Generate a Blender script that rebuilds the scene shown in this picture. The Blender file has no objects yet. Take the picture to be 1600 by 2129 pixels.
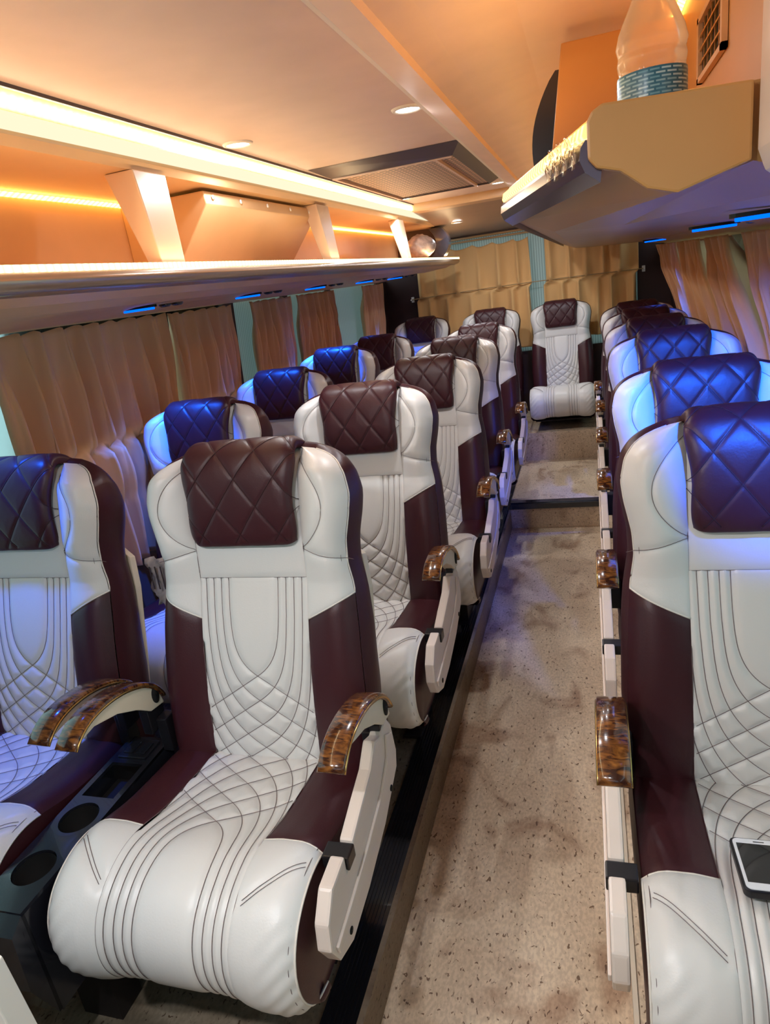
import bpy, bmesh, math, random
import numpy as np
from mathutils import Vector, Matrix
random.seed(7); np.random.seed(7)
S = bpy.context.scene
COL = S.collection
PI = math.pi

# ------------------------------------------------------------------ camera
# world frame: +x towards the right-hand wall, +y towards the rear of the coach, z up; the camera stands at the origin
cd = bpy.data.cameras.new('camera'); cam = bpy.data.objects.new('camera', cd); COL.objects.link(cam)
vy = np.array((415.0, -534.5)); vx = np.array((-4494.0, 177.5)); FPX = math.sqrt(-(vy @ vx))
ey = np.array((vy[0], vy[1], FPX)); ey /= np.linalg.norm(ey)
ex = -np.array((vx[0], vx[1], FPX)); ex /= np.linalg.norm(ex)
R = np.stack([ex, ey, np.cross(ex, ey)])
cam.matrix_world = Matrix(((R[0][0], -R[0][1], -R[0][2], 0), (R[1][0], -R[1][1], -R[1][2], 0), (R[2][0], -R[2][1], -R[2][2], 0), (0, 0, 0, 1)))
cd.sensor_fit = 'HORIZONTAL'; cd.sensor_width = 36; cd.lens = 36 * FPX / 1600; cd.clip_start = .02
S.camera = cam

# ------------------------------------------------------------------ world, daylight, exposure
S.view_settings.view_transform = 'Standard'; S.view_settings.look = 'None'
S.view_settings.gamma = 1; S.view_settings.use_curve_mapping = False
S.view_settings.exposure = 0.13
S.cycles.use_denoising = True
S.cycles.max_bounces = 7; S.cycles.diffuse_bounces = 4; S.cycles.transparent_max_bounces = 12
S.cycles.sample_clamp_indirect = 4
W = bpy.data.worlds.new('daylight'); S.world = W; W.use_nodes = True
W.node_tree.nodes['Background'].inputs[0].default_value = (.72, .88, .92, 1)
W.node_tree.nodes['Background'].inputs[1].default_value = 1.3

def area(name, loc, size, power, color, direction, parent=None, spread=PI, shape='RECTANGLE'):
    l = bpy.data.lights.new(name, 'AREA'); l.shape = shape; l.size = size[0]; l.size_y = size[1]
    l.energy = power; l.color = color; l.spread = spread
    o = bpy.data.objects.new(name, l); COL.objects.link(o); o.parent = parent
    o.rotation_euler = Vector(direction).to_track_quat('-Z', 'Y').to_euler(); o.location = loc
    return o
# daylight through the windscreen at the front of the coach, behind the camera
area('windscreen_daylight', (-.5, -1.62, .05), (1.9, .8), 4.5, (.74, .85, 1.0), (0, 1, -.45))

# ------------------------------------------------------------------ materials
def mat(name, color, rough=.5, metal=0, coat=0, spec=.5, noise=None, bump=None, emit=None, trans=0, alpha=1):
    m = bpy.data.materials.new(name); m.use_nodes = True; nt = m.node_tree; b = nt.nodes['Principled BSDF']
    b.inputs['Base Color'].default_value = (*color, 1); b.inputs['Roughness'].default_value = rough
    b.inputs['Metallic'].default_value = metal; b.inputs['Coat Weight'].default_value = coat
    b.inputs['Specular IOR Level'].default_value = spec
    b.inputs['Transmission Weight'].default_value = trans; b.inputs['Alpha'].default_value = alpha
    tc = nt.nodes.new('ShaderNodeTexCoord')
    if noise:   # (scale, amount)
        n = nt.nodes.new('ShaderNodeTexNoise'); n.inputs['Scale'].default_value = noise[0]; n.inputs['Detail'].default_value = 6
        nt.links.new(tc.outputs['Object'], n.inputs['Vector'])
        r = nt.nodes.new('ShaderNodeValToRGB')
        r.color_ramp.elements[0].position = .3; r.color_ramp.elements[1].position = .7
        k = noise[1]
        r.color_ramp.elements[0].color = (*[c * (1 - k) for c in color], 1); r.color_ramp.elements[1].color = (*[min(1, c * (1 + k)) for c in color], 1)
        nt.links.new(n.outputs['Fac'], r.inputs['Fac']); nt.links.new(r.outputs['Color'], b.inputs['Base Color'])
    if bump:    # (scale, strength, distance)
        n = nt.nodes.new('ShaderNodeTexNoise'); n.inputs['Scale'].default_value = bump[0]; n.inputs['Detail'].default_value = 4
        nt.links.new(tc.outputs['Object'], n.inputs['Vector'])
        bp = nt.nodes.new('ShaderNodeBump'); bp.inputs['Strength'].default_value = bump[1]; bp.inputs['Distance'].default_value = bump[2]
        nt.links.new(n.outputs['Fac'], bp.inputs['Height']); nt.links.new(bp.outputs['Normal'], b.inputs['Normal'])
    if emit:
        b.inputs['Emission Color'].default_value = (*emit[0], 1); b.inputs['Emission Strength'].default_value = emit[1]
    return m

M = {}
M['white'] = mat('cream_leather', (.74, .72, .69), .38, bump=(260, .12, .002), noise=(3, .03))
M['maroon'] = mat('maroon_leather', (.048, .010, .014), .42, bump=(240, .12, .002), noise=(4, .10), spec=.38)
M['thread'] = mat('dark_thread', (.16, .11, .11), .8)
M['piping'] = mat('cream_piping', (.80, .74, .66), .5)
M['shell'] = mat('beige_plastic', (.80, .68, .52), .38, noise=(5, .05))
M['black'] = mat('black_plastic', (.012, .011, .014), .32, bump=(300, .1, .001))
M['blackgloss'] = mat('glossy_black', (.016, .016, .022), .16, coat=.5)
M['hole'] = mat('dark_hole', (.004, .003, .003), .8)
M['frame'] = mat('dark_steel', (.03, .022, .022), .5, metal=.3)
M['cream_metal'] = mat('cream_moulding', (.80, .68, .60), .33, noise=(6, .06))
M['panel'] = mat('beige_laminate', (.70, .535, .45), .48, noise=(7, .05), bump=(90, .05, .002))
M['panel_dark'] = mat('brown_laminate', (.30, .19, .13), .35, noise=(7, .08))
M['rack'] = mat('tan_laminate', (.58, .37, .19), .38, noise=(5, .06))
M['rack_right'] = mat('brown_laminate_board', (.54, .275, .085), .40, noise=(5, .06))
M['rack_under'] = mat('warm_tan_gloss_board', (.88, .49, .23), .42, noise=(6, .05))
M['bracket'] = mat('tan_bracket_board', (.72, .51, .34), .35)
M['trimgrey'] = mat('grey_trim', (.075, .058, .062), .35)
M['pillar'] = mat('dark_maroon_wall', (.040, .017, .018), .5, noise=(5, .15))
M['chrome'] = mat('bronze_moulding', (.46, .34, .25), .30, metal=.7)
M['chrome_dark'] = mat('dark_chrome', (.13, .10, .12), .22, metal=.8)
M['gold'] = mat('brass_edge', (.62, .40, .14), .25, metal=.9)
M['walllow'] = mat('lower_wall_vinyl', (.20, .15, .13), .6, noise=(8, .1))
M['screen'] = mat('phone_screen', (.006, .005, .006), .06, coat=.5)
M['phonewhite'] = mat('white_phone_face', (.85, .86, .90), .2)
M['red'] = mat('red_emblem', (.45, .12, .10), .5)
M['paper'] = mat('grey_paper', (.50, .46, .44), .8, noise=(30, .25))
M['cord'] = mat('tan_cord', (.40, .26, .12), .7)

def emis(name, col, s):
    m = bpy.data.materials.new(name); m.use_nodes = True; nt = m.node_tree
    e = nt.nodes.new('ShaderNodeEmission'); e.inputs[0].default_value = (*col, 1); e.inputs[1].default_value = s
    nt.links.new(e.outputs[0], nt.nodes['Material Output'].inputs[0]); return m
M['led_white'] = emis('warm_white_led', (1, .83, .52), 15)
M['led_soft'] = emis('cream_diffuser_led', (1, .84, .58), 1.05)
M['led_lip'] = emis('rack_edge_led', (1, .80, .42), 3.0)
M['led_lip_right'] = emis('right_rack_edge_led', (1, .66, .24), 2.2)
M['led_orange'] = emis('orange_led', (1, .46, .08), 11)
M['blue'] = emis('blue_lens', (.0, .10, 1), 2.2)
M['down'] = emis('downlight_lens', (1, .97, .92), 14)

# leds show as beads along a strip
def beads(m, scale, axis=1):
    nt = m.node_tree; e = [n for n in nt.nodes if n.type == 'EMISSION'][0]
    tc = nt.nodes.new('ShaderNodeTexCoord'); sp = nt.nodes.new('ShaderNodeSeparateXYZ'); nt.links.new(tc.outputs['Object'], sp.inputs[0])
    mu = nt.nodes.new('ShaderNodeMath'); mu.operation = 'MULTIPLY'; mu.inputs[1].default_value = scale; nt.links.new(sp.outputs[axis], mu.inputs[0])
    si = nt.nodes.new('ShaderNodeMath'); si.operation = 'SINE'; nt.links.new(mu.outputs[0], si.inputs[0])
    ma = nt.nodes.new('ShaderNodeMapRange'); ma.inputs[1].default_value = -1; ma.inputs[2].default_value = 1
    s = e.inputs[1].default_value; ma.inputs[3].default_value = s * .6; ma.inputs[4].default_value = s * 1.4
    nt.links.new(si.outputs[0], ma.inputs[0]); nt.links.new(ma.outputs[0], e.inputs[1])
beads(M['led_white'], 2 * PI / .022); beads(M['led_lip'], 2 * PI / .02); beads(M['led_lip_right'], 2 * PI / .02); beads(M['led_orange'], 2 * PI / .02)

def wood():
    m = bpy.data.materials.new('burl_wood'); m.use_nodes = True; nt = m.node_tree; b = nt.nodes['Principled BSDF']
    tc = nt.nodes.new('ShaderNodeTexCoord'); mp = nt.nodes.new('ShaderNodeMapping'); mp.inputs['Scale'].default_value = (10, 30, 10)
    n = nt.nodes.new('ShaderNodeTexNoise'); n.inputs['Scale'].default_value = 3; n.inputs['Detail'].default_value = 8; n.inputs['Distortion'].default_value = 1.2
    r = nt.nodes.new('ShaderNodeValToRGB'); el = r.color_ramp.elements
    el[0].position = .40; el[0].color = (.040, .010, .005, 1); el[1].position = .75; el[1].color = (.36, .13, .025, 1)
    nt.links.new(tc.outputs['Object'], mp.inputs[0]); nt.links.new(mp.outputs[0], n.inputs['Vector']); nt.links.new(n.outputs['Fac'], r.inputs[0])
    nt.links.new(r.outputs[0], b.inputs['Base Color']); b.inputs['Roughness'].default_value = .18; b.inputs['Coat Weight'].default_value = .7
    return m
M['wood'] = wood()

def fabric(name, c):
    m = mat(name, c, .75, bump=(600, .15, .0008)); nt = m.node_tree; b = nt.nodes['Principled BSDF']
    b.inputs['Sheen Weight'].default_value = .25
    t = nt.nodes.new('ShaderNodeBsdfTranslucent'); t.inputs[0].default_value = (*c, 1)
    mx = nt.nodes.new('ShaderNodeMixShader'); mx.inputs[0].default_value = .12
    nt.links.new(b.outputs[0], mx.inputs[1]); nt.links.new(t.outputs[0], mx.inputs[2])
    nt.links.new(mx.outputs[0], nt.nodes['Material Output'].inputs[0]); return m
M['curtain'] = fabric('tan_curtain', (.84, .49, .26))
M['curtain_rear'] = fabric('ochre_curtain', (.88, .54, .22))

def teal(axis):
    m = bpy.data.materials.new('ribbed_teal_film'); m.use_nodes = True; nt = m.node_tree; b = nt.nodes['Principled BSDF']
    tc = nt.nodes.new('ShaderNodeTexCoord'); w = nt.nodes.new('ShaderNodeTexWave'); w.wave_type = 'BANDS'; w.bands_direction = axis
    w.inputs['Scale'].default_value = 16; w.inputs['Distortion'].default_value = .6
    nt.links.new(tc.outputs['Object'], w.inputs['Vector'])
    r = nt.nodes.new('ShaderNodeValToRGB'); r.color_ramp.elements[0].color = (.38, .47, .46, 1); r.color_ramp.elements[1].color = (.62, .72, .70, 1)
    nt.links.new(w.outputs[0], r.inputs[0]); nt.links.new(r.outputs[0], b.inputs['Base Color'])
    b.inputs['Roughness'].default_value = .35
    t = nt.nodes.new('ShaderNodeBsdfTranslucent'); nt.links.new(r.outputs[0], t.inputs[0])
    mx = nt.nodes.new('ShaderNodeMixShader'); mx.inputs[0].default_value = .45
    nt.links.new(b.outputs[0], mx.inputs[1]); nt.links.new(t.outputs[0], mx.inputs[2])
    nt.links.new(mx.outputs[0], nt.nodes['Material Output'].inputs[0]); return m
M['teal'] = teal('Y'); M['teal_rear'] = teal('X')

def glass(name, col, rough=.0):
    m = bpy.data.materials.new(name); m.use_nodes = True; nt = m.node_tree
    tr = nt.nodes.new('ShaderNodeBsdfTransparent'); tr.inputs[0].default_value = (*col, 1)
    gl = nt.nodes.new('ShaderNodeBsdfGlossy'); gl.inputs['Roughness'].default_value = .05
    fr = nt.nodes.new('ShaderNodeFresnel'); fr.inputs[0].default_value = 1.4
    mx = nt.nodes.new('ShaderNodeMixShader')
    nt.links.new(fr.outputs[0], mx.inputs[0]); nt.links.new(tr.outputs[0], mx.inputs[1]); nt.links.new(gl.outputs[0], mx.inputs[2])
    nt.links.new(mx.outputs[0], nt.nodes['Material Output'].inputs[0]); return m
M['glass'] = glass('tinted_window_glass', (.70, .85, .85))
M['film'] = glass('clear_packing_film', (.93, .86, .80))

def floor_mat(k=1.0, name='speckled_vinyl'):
    m = bpy.data.materials.new(name); m.use_nodes = True; nt = m.node_tree; b = nt.nodes['Principled BSDF']; L = nt.links.new
    tc = nt.nodes.new('ShaderNodeTexCoord')
    def noi(scale, det, mapping=None, dist=0):
        n = nt.nodes.new('ShaderNodeTexNoise'); n.inputs['Scale'].default_value = scale; n.inputs['Detail'].default_value = det; n.inputs['Distortion'].default_value = dist
        if mapping:
            mp = nt.nodes.new('ShaderNodeMapping'); mp.inputs['Scale'].default_value = mapping; L(tc.outputs['Object'], mp.inputs[0]); L(mp.outputs[0], n.inputs['Vector'])
        else: L(tc.outputs['Object'], n.inputs['Vector'])
        return n
    def ramp(src, p0, c0, p1, c1):
        r = nt.nodes.new('ShaderNodeValToRGB'); e = r.color_ramp.elements; e[0].position = p0; e[0].color = (*c0, 1); e[1].position = p1; e[1].color = (*c1, 1)
        L(src, r.inputs[0]); return r
    def mul(a, c):
        x = nt.nodes.new('ShaderNodeMix'); x.data_type = 'RGBA'; x.blend_type = 'MULTIPLY'; x.inputs[0].default_value = 1
        L(a, x.inputs[6]); L(c, x.inputs[7]); return x.outputs[2]
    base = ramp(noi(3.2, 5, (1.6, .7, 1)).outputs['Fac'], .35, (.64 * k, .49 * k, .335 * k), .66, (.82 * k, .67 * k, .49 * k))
    fine = ramp(noi(130, 3, (1, .55, 1)).outputs['Fac'], .40, (.86, .83, .80), .60, (1.05, 1.04, 1.02))
    spots = ramp(noi(95, 2.5, (1, .6, 1), .6).outputs['Fac'], .325, (.28, .20, .15), .365, (1, 1, 1))
    dirt = ramp(noi(4.5, 7, (1.3, .9, 1), .8).outputs['Fac'], .34, (.62, .52, .47), .47, (1, 1, 1))
    c = mul(mul(mul(base.outputs[0], fine.outputs[0]), spots.outputs[0]), dirt.outputs[0])
    L(c, b.inputs['Base Color']); b.inputs['Roughness'].default_value = .5
    return m
M['floor'] = floor_mat(); M['floor_side'] = floor_mat(.34, 'darkened_side_vinyl')  # side copy is the same vinyl with its base colour darkened

def grille_mat():
    m = mat('brown_mesh_grille', (.26, .15, .09), .5); nt = m.node_tree; b = nt.nodes['Principled BSDF']
    tc = nt.nodes.new('ShaderNodeTexCoord'); br = nt.nodes.new('ShaderNodeTexBrick')
    mp = nt.nodes.new('ShaderNodeMapping'); mp.inputs['Rotation'].default_value = (0, 0, 0); mp.inputs['Scale'].default_value = (1, 1, 1)
    L = nt.links.new; L(tc.outputs['Object'], mp.inputs[0]); L(mp.outputs[0], br.inputs['Vector'])
    br.inputs['Scale'].default_value = 1; br.inputs['Brick Width'].default_value = .036; br.inputs['Row Height'].default_value = .020; br.inputs['Mortar Size'].default_value = .0042
    br.inputs['Color1'].default_value = (.07, .04, .025, 1); br.inputs['Color2'].default_value = (.07, .04, .025, 1); br.inputs['Mortar'].default_value = (.62, .40, .26, 1)
    L(br.outputs['Color'], b.inputs['Base Color']); return m
M['grille'] = grille_mat()

# ------------------------------------------------------------------ mesh helpers
def tag(o, label=None, cat=None, group=None, kind=None):
    if label: o['label'] = label
    if cat: o['category'] = cat
    if group: o['group'] = group
    if kind: o['kind'] = kind
    return o
def mesh_obj(name, verts, faces, m, parent=None, smooth=True, mats=None, fm=None):
    me = bpy.data.meshes.new(name); me.from_pydata([tuple(map(float, v)) for v in verts], [], [tuple(int(i) for i in f) for f in faces])
    for x in (mats or [m]): me.materials.append(x)
    if smooth: me.polygons.foreach_set('use_smooth', [True] * len(me.polygons))
    if fm is not None: me.polygons.foreach_set('material_index', fm)
    me.update()
    o = bpy.data.objects.new(name, me); COL.objects.link(o); o.parent = parent
    return o
def empty(name, loc, label=None, cat=None, group=None, rot=(0, 0, 0), parent=None):
    o = bpy.data.objects.new(name, None); COL.objects.link(o); o.location = loc; o.rotation_euler = rot; o.empty_display_size = .1; o.parent = parent
    return tag(o, label, cat, group)
class MB:
    def __init__(s): s.v = []; s.f = []; s.m = []
    def add(s, v, f, mi=0):
        k = len(s.v); s.v += [tuple(map(float, p)) for p in v]; s.f += [tuple(i + k for i in q) for q in f]; s.m += [mi] * len(f); return s
    def box(s, x0, x1, y0, y1, z0, z1, mi=0):
        v = [(x, y, z) for x in (x0, x1) for y in (y0, y1) for z in (z0, z1)]
        return s.add(v, [(0, 1, 3, 2), (4, 6, 7, 5), (0, 4, 5, 1), (2, 3, 7, 6), (0, 2, 6, 4), (1, 5, 7, 3)], mi)
    def prism(s, poly, axis, a, b, mi=0):      # poly of 2D points, extruded along axis 0/1/2 between a and b
        n = len(poly)
        def P(p, t): return [(t, p[0], p[1]), (p[0], t, p[1]), (p[0], p[1], t)][axis]
        v = [P(p, a) for p in poly] + [P(p, b) for p in poly]
        f = [tuple(range(n))[::-1], tuple(range(n, 2 * n))] + [(i, (i + 1) % n, n + (i + 1) % n, n + i) for i in range(n)]
        return s.add(v, f, mi)
    def tube(s, pts, r, n=6, mi=0, closed=False):
        pts = [Vector(p) for p in pts]; k = len(pts); v = []; up = Vector((.123, .2, .97)).normalized()
        for i, p in enumerate(pts):
            t = (pts[min(i + 1, k - 1)] - pts[max(i - 1, 0)]); t = t.normalized() if t.length > 1e-9 else Vector((0, 0, 1))
            a = t.cross(up); a = a.normalized() if a.length > 1e-6 else Vector((1, 0, 0)); b = t.cross(a)
            rr = r[i] if hasattr(r, '__len__') else r
            v += [p + a * rr * math.cos(2 * PI * j / n) + b * rr * math.sin(2 * PI * j / n) for j in range(n)]
        f = [(i * n + j, i * n + (j + 1) % n, (i + 1) * n + (j + 1) % n, (i + 1) * n + j) for i in range(k - 1) for j in range(n)]
        f += [tuple(range(n))[::-1], tuple(range((k - 1) * n, k * n))]
        return s.add(v, f, mi)
    def lathe(s, prof, c, n=24, mi=0, axis=2):  # profile (r, h)
        v = []
        for r, h in prof:
            for j in range(n):
                a = 2 * PI * j / n; q = (r * math.cos(a), r * math.sin(a), h)
                if axis == 0: q = (q[2], q[0], q[1])
                if axis == 1: q = (q[0], q[2], q[1])
                v.append((q[0] + c[0], q[1] + c[1], q[2] + c[2]))
        f = [(i * n + j, i * n + (j + 1) % n, (i + 1) * n + (j + 1) % n, (i + 1) * n + j) for i in range(len(prof) - 1) for j in range(n)]
        return s.add(v, f, mi)
    def build(s, name, m, parent=None, smooth=False, bevel=0, mats=None):
        o = mesh_obj(name, s.v, s.f, m, parent, smooth, mats, s.m if mats else None)
        bm = bmesh.new(); bm.from_mesh(o.data); bmesh.ops.recalc_face_normals(bm, faces=bm.faces)
        if bevel:
            bmesh.ops.bevel(bm, geom=[e for e in bm.edges if e.is_manifold and e.calc_face_angle(0) > .5], offset=bevel, segments=2, affect='EDGES', profile=.6)
        bm.to_mesh(o.data); bm.free()
        if bevel and smooth:
            o.data.polygons.foreach_set('use_smooth', [True] * len(o.data.polygons))
        return o
def grid(fn, nu, nv):      # fn(u,v) vectorised -> (N,3)
    u, v = np.meshgrid(np.linspace(0, 1, nu + 1), np.linspace(0, 1, nv + 1))
    P = fn(u.ravel(), v.ravel()); w = nu + 1
    F = [(j * w + i, j * w + i + 1, (j + 1) * w + i + 1, (j + 1) * w + i) for j in range(nv) for i in range(nu)]
    return P, F
def gobj(name, fn, nu, nv, m, parent, flip=False):
    P, F = grid(fn, nu, nv)
    if flip: F = [f[::-1] for f in F]
    return mesh_obj(name, P, F, m, parent)
def seg_dist(x, t, lines):
    d = np.full(x.shape, 9.0)
    for L in lines:
        A = L[:-1]; B = L[1:]
        for a, b in zip(A, B):
            ab = b - a; l2 = ab @ ab
            if l2 < 1e-12: continue
            k = np.clip(((x - a[0]) * ab[0] + (t - a[1]) * ab[1]) / l2, 0, 1)
            d = np.minimum(d, np.hypot(x - a[0] - k * ab[0], t - a[1] - k * ab[1]))
    return d

# ------------------------------------------------------------------ the coach seat
AL = math.atan(.25)
def B2L(x, t, d):          # backrest frame (across, up along the back, out of the back) -> seat frame
    x, t, d = np.broadcast_arrays(np.asarray(x, float), np.asarray(t, float), np.asarray(d, float))
    return np.stack([x, t * math.sin(AL) - d * math.cos(AL), .45 + t * math.cos(AL) + d * math.sin(AL)], -1)
WT = np.array([(-.06, .244), (.0, .250), (.15, .252), (.30, .246), (.37, .240), (.44, .229), (.49, .232), (.55, .245), (.59, .250), (.635, .241), (.662, .222), (.680, .194), (.691, .162), (.696, .137)])
T_TOP = .696
_tt = np.linspace(-.06, T_TOP, 400); _ww = np.interp(_tt, WT[:, 0], WT[:, 1])
for _ in range(3): _ww[3:-3] = np.convolve(_ww, np.ones(7) / 7, 'same')[3:-3]
def hw(t): return np.interp(t, _tt, _ww)
CW = .134
def depth(x, t):
    a = np.abs(x); w = hw(t)
    c = .016 * np.sin(PI * np.clip((t + .02) / .42, 0, 1)) + .010 * np.clip((t - .40) / .1, 0, 1)
    e = np.clip((a - CW) / np.maximum(w - CW, .004), 0, 1.0)
    Bm = .018 + .022 * np.clip((t - .38) / .18, 0, 1) * np.clip((T_TOP - t) / .05, 0, 1)
    d = c + Bm * np.sin(PI * .74 * e) - .030 * e ** 5
    d -= .045 * np.clip((t - .62) / .076, 0, 1) ** 2
    return d
def diag_curves(tc0, step, k, lim, top, n=8):
    out = []
    for sgn in (-1, 1):
        for i in range(n):
            a = .062 + .0195 * i; tc = tc0 - step * i; pts = []
            xs = np.concatenate([np.linspace(.14, 0, 14), -np.linspace(0, 1, 40)[1:] ** .6 * a * .985])
            for x in xs:
                t = tc - k * x if x >= 0 else tc - k * a * math.log(max(1 - abs(x) / a, .02))
                pts.append((x, t))
            pts.append((-a, top))
            P = np.array([(sgn * p[0], p[1]) for p in pts if abs(p[0]) <= lim + .002 and p[1] <= top + .001 and p[1] >= -.055])
            if len(P) > 1: out.append(P)
    return out
BACK_LINES = diag_curves(.185, .058, .62, CW, .41, 8)
def groove(d, depth_=.0045, w=.006): return depth_ * np.exp(-(d / w) ** 2)

def patch_back(name, m, parent, lines, x0=None, x1=None, t0=None, t1=None, side=0, tlo=None, thi=None, nu=60, nv=100, gd=.0045):
    def fn(u, v):
        if side == 0: x = x0 + (x1 - x0) * u; t = t0 + (t1 - t0) * v
        else:
            lo = tlo(u); hi = thi(u); t = lo + (hi - lo) * v
            x = side * (CW + u * (hw(t) - CW))
        d = depth(x, t)
        if lines: 
            dd = seg_dist(x, t, lines); d = d - groove(dd, gd) + .002 * np.clip(dd / .02, 0, 1)
        # each piece of leather is pulled in at its seams
        if side == 0: e = np.minimum(np.minimum(x - x0, x1 - x), np.minimum(t - t0, t1 - t) if t0 > 0 else (t1 - t))
        else: e = np.minimum((np.abs(x) - CW), (t - lo) * 1.0 if True else 0); e = np.minimum(e, hi - t)
        d = d - .0035 * np.exp(-np.clip(e, 0, 1) / .005)
        return B2L(x, t, d)
    return gobj(name, fn, nu, nv, m, parent, flip=(side == -1))

def ribbon_tubes(mb, lines, surf, r=.0009, off=.0004, n=4):
    for L in lines:
        # resample
        s = np.concatenate([[0], np.cumsum(np.hypot(*np.diff(L, axis=0).T))]); k = max(int(s[-1] / .008), 2)
        q = np.linspace(0, s[-1], k + 1); x = np.interp(q, s, L[:, 0]); t = np.interp(q, s, L[:, 1])
        mb.tube(surf(x, t, off), r, n)

def build_backrest(seat):
    # body: skirt around the outline and closed back, one mesh, maroon
    ts = np.concatenate([np.linspace(-.06, .62, 50), np.linspace(.63, T_TOP, 22)])
    right = [(hw(t), t) for t in ts]; topx = [(x, T_TOP) for x in np.linspace(CW, -CW, 9)[1:-1]]
    out = [(-x, t) for x, t in right] + [(-x, t) for x, t in topx] + right[::-1]     # left up, across, right down
    out = np.array(out); n = len(out)
    cx = np.array([0, .32]); V = []; rings = []
    Df = depth(out[:, 0], out[:, 1]) - .0035
    th = np.interp(out[:, 1], [-.06, .3, .6, T_TOP], [.125, .115, .095, .065])
    nr = 9
    for k in range(nr):
        s = k / (nr - 1); bul = .012 * math.sin(PI * min(s * 1.15, 1)); sc = bul - .016 * max(0, (s - .8) / .2) ** 2
        dirv = (out - cx); dirv /= np.linalg.norm(dirv, axis=1)[:, None]
        p = out + dirv * sc
        # folds near the upper curve of the skirt
        V.append(B2L(p[:, 0], p[:, 1], Df - s * (th + Df + .01)))
    V = list(np.concatenate(V)); F = []
    for k in range(nr - 1):
        for i in range(n - 1): F.append((k * n + i, (k + 1) * n + i, (k + 1) * n + i + 1, k * n + i + 1))
    b = (nr - 1) * n; V.append(B2L(0, .33, -.125)); c = len(V) - 1
    for i in range(n - 1): F.append((b + i, c, b + i + 1))
    F.append((b + n - 1, c, b)); 
    for k in range(nr - 1): F.append((k * n + n - 1, (k + 1) * n + n - 1, (k + 1) * n, k * n))
    body = mesh_obj('backrest', V, F, M['maroon'], seat)
    body['label'] = 'maroon side band and back of the backrest'
    p = patch_back('back_panel', M['white'], body, BACK_LINES, -CW, CW, -.06, .41, nu=72, nv=120); p['label'] = 'cream quilted centre panel'
    p = patch_back('upper_panel', M['white'], body, None, -CW, CW, .41, T_TOP, nu=30, nv=40); p['label'] = 'plain cream panel behind the head cover'
    arc = []
    for s in (-1, 1):
        a = np.linspace(0, 1, 24); arc.append(np.stack([s * (CW + .074 * np.sin(PI * a) ** .8 * (1 - .25 * a)), .478 + .192 * a], 1))
    crease = [np.array([(s * CW, .475), (s * .18, .462), (s * .245, .447)]) for s in (-1, 1)]
    seam = lambda u: .318 + .055 * u
    top = lambda u: np.full_like(u, T_TOP)
    for s in (-1, 1):
        w = patch_back('shoulder_wing', M['white'], body, arc + crease, side=s, tlo=seam, thi=top, nu=34, nv=84, gd=.003); w['label'] = 'cream shoulder wing'
        w = patch_back('side_bolster', M['maroon'], body, None, side=s, tlo=lambda u: np.full_like(u, -.06), thi=seam, nu=20, nv=36); w['label'] = 'maroon lower bolster'
    surf = lambda x, t, off: B2L(x, t, depth(x, t) - .0040 + off)
    surf2 = lambda x, t, off: B2L(x, t, depth(x, t) - .0012 + off)
    mb = MB(); ribbon_tubes(mb, BACK_LINES, surf, r=.00065)
    ribbon_tubes(mb, arc + crease, surf2, r=.0006)
    ed = [np.array([(s * (hw(t) - .008), t) for t in np.linspace(.385, .675, 40)]) for s in (-1, 1)]
    sm = [np.array([(s * CW, t) for t in np.linspace(-.04, .675, 50)]) for s in (-1, 1)]
    ribbon_tubes(mb, ed, surf2, r=.0005); ribbon_tubes(mb, sm, surf, r=.00065)
    ribbon_tubes(mb, [np.array([(x, .41) for x in np.linspace(-CW, CW, 12)])], surf, r=.00065)
    mb.build('stitching', M['thread'], body, True)['label'] = 'dark stitch lines'
    for s in (-1, 1):
        mb = MB(); tp = np.linspace(.374, .690, 46); hp = np.array([hw(t) for t in tp])
        P1 = B2L(s * (hp + .0005), tp, depth(s * hp, tp) - .002)
        u = np.linspace(0, 1, 14); t = .318 + .055 * u; x = s * (CW + u * (hw(t) - CW)); P2 = B2L(x, t, depth(x, t) - .002)
        mb.tube(np.concatenate([P2, P1[1:]]), .0020, 5)
        mb.build('piping', M['piping'], body, True)
    # beige plastic shell on the rear
    mb = MB(); pts = []
    sh = [(-.228, -.02), (-.236, .15), (-.236, .36), (-.226, .44), (-.19, .47), (.19, .47), (.226, .44), (.236, .36), (.236, .15), (.228, -.02)]
    v = [B2L(x, t, -.118) for x, t in sh] + [B2L(x * 1.02, t, -.136) for x, t in sh]; n = len(sh)
    mb.add(v, [tuple(range(n)), tuple(range(n, 2 * n))[::-1]] + [(i, (i + 1) % n, n + (i + 1) % n, n + i) for i in range(n)])
    mb.build('back_shell', M['shell'], body, False, bevel=.003)['label'] = 'beige plastic shell behind the backrest'

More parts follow.
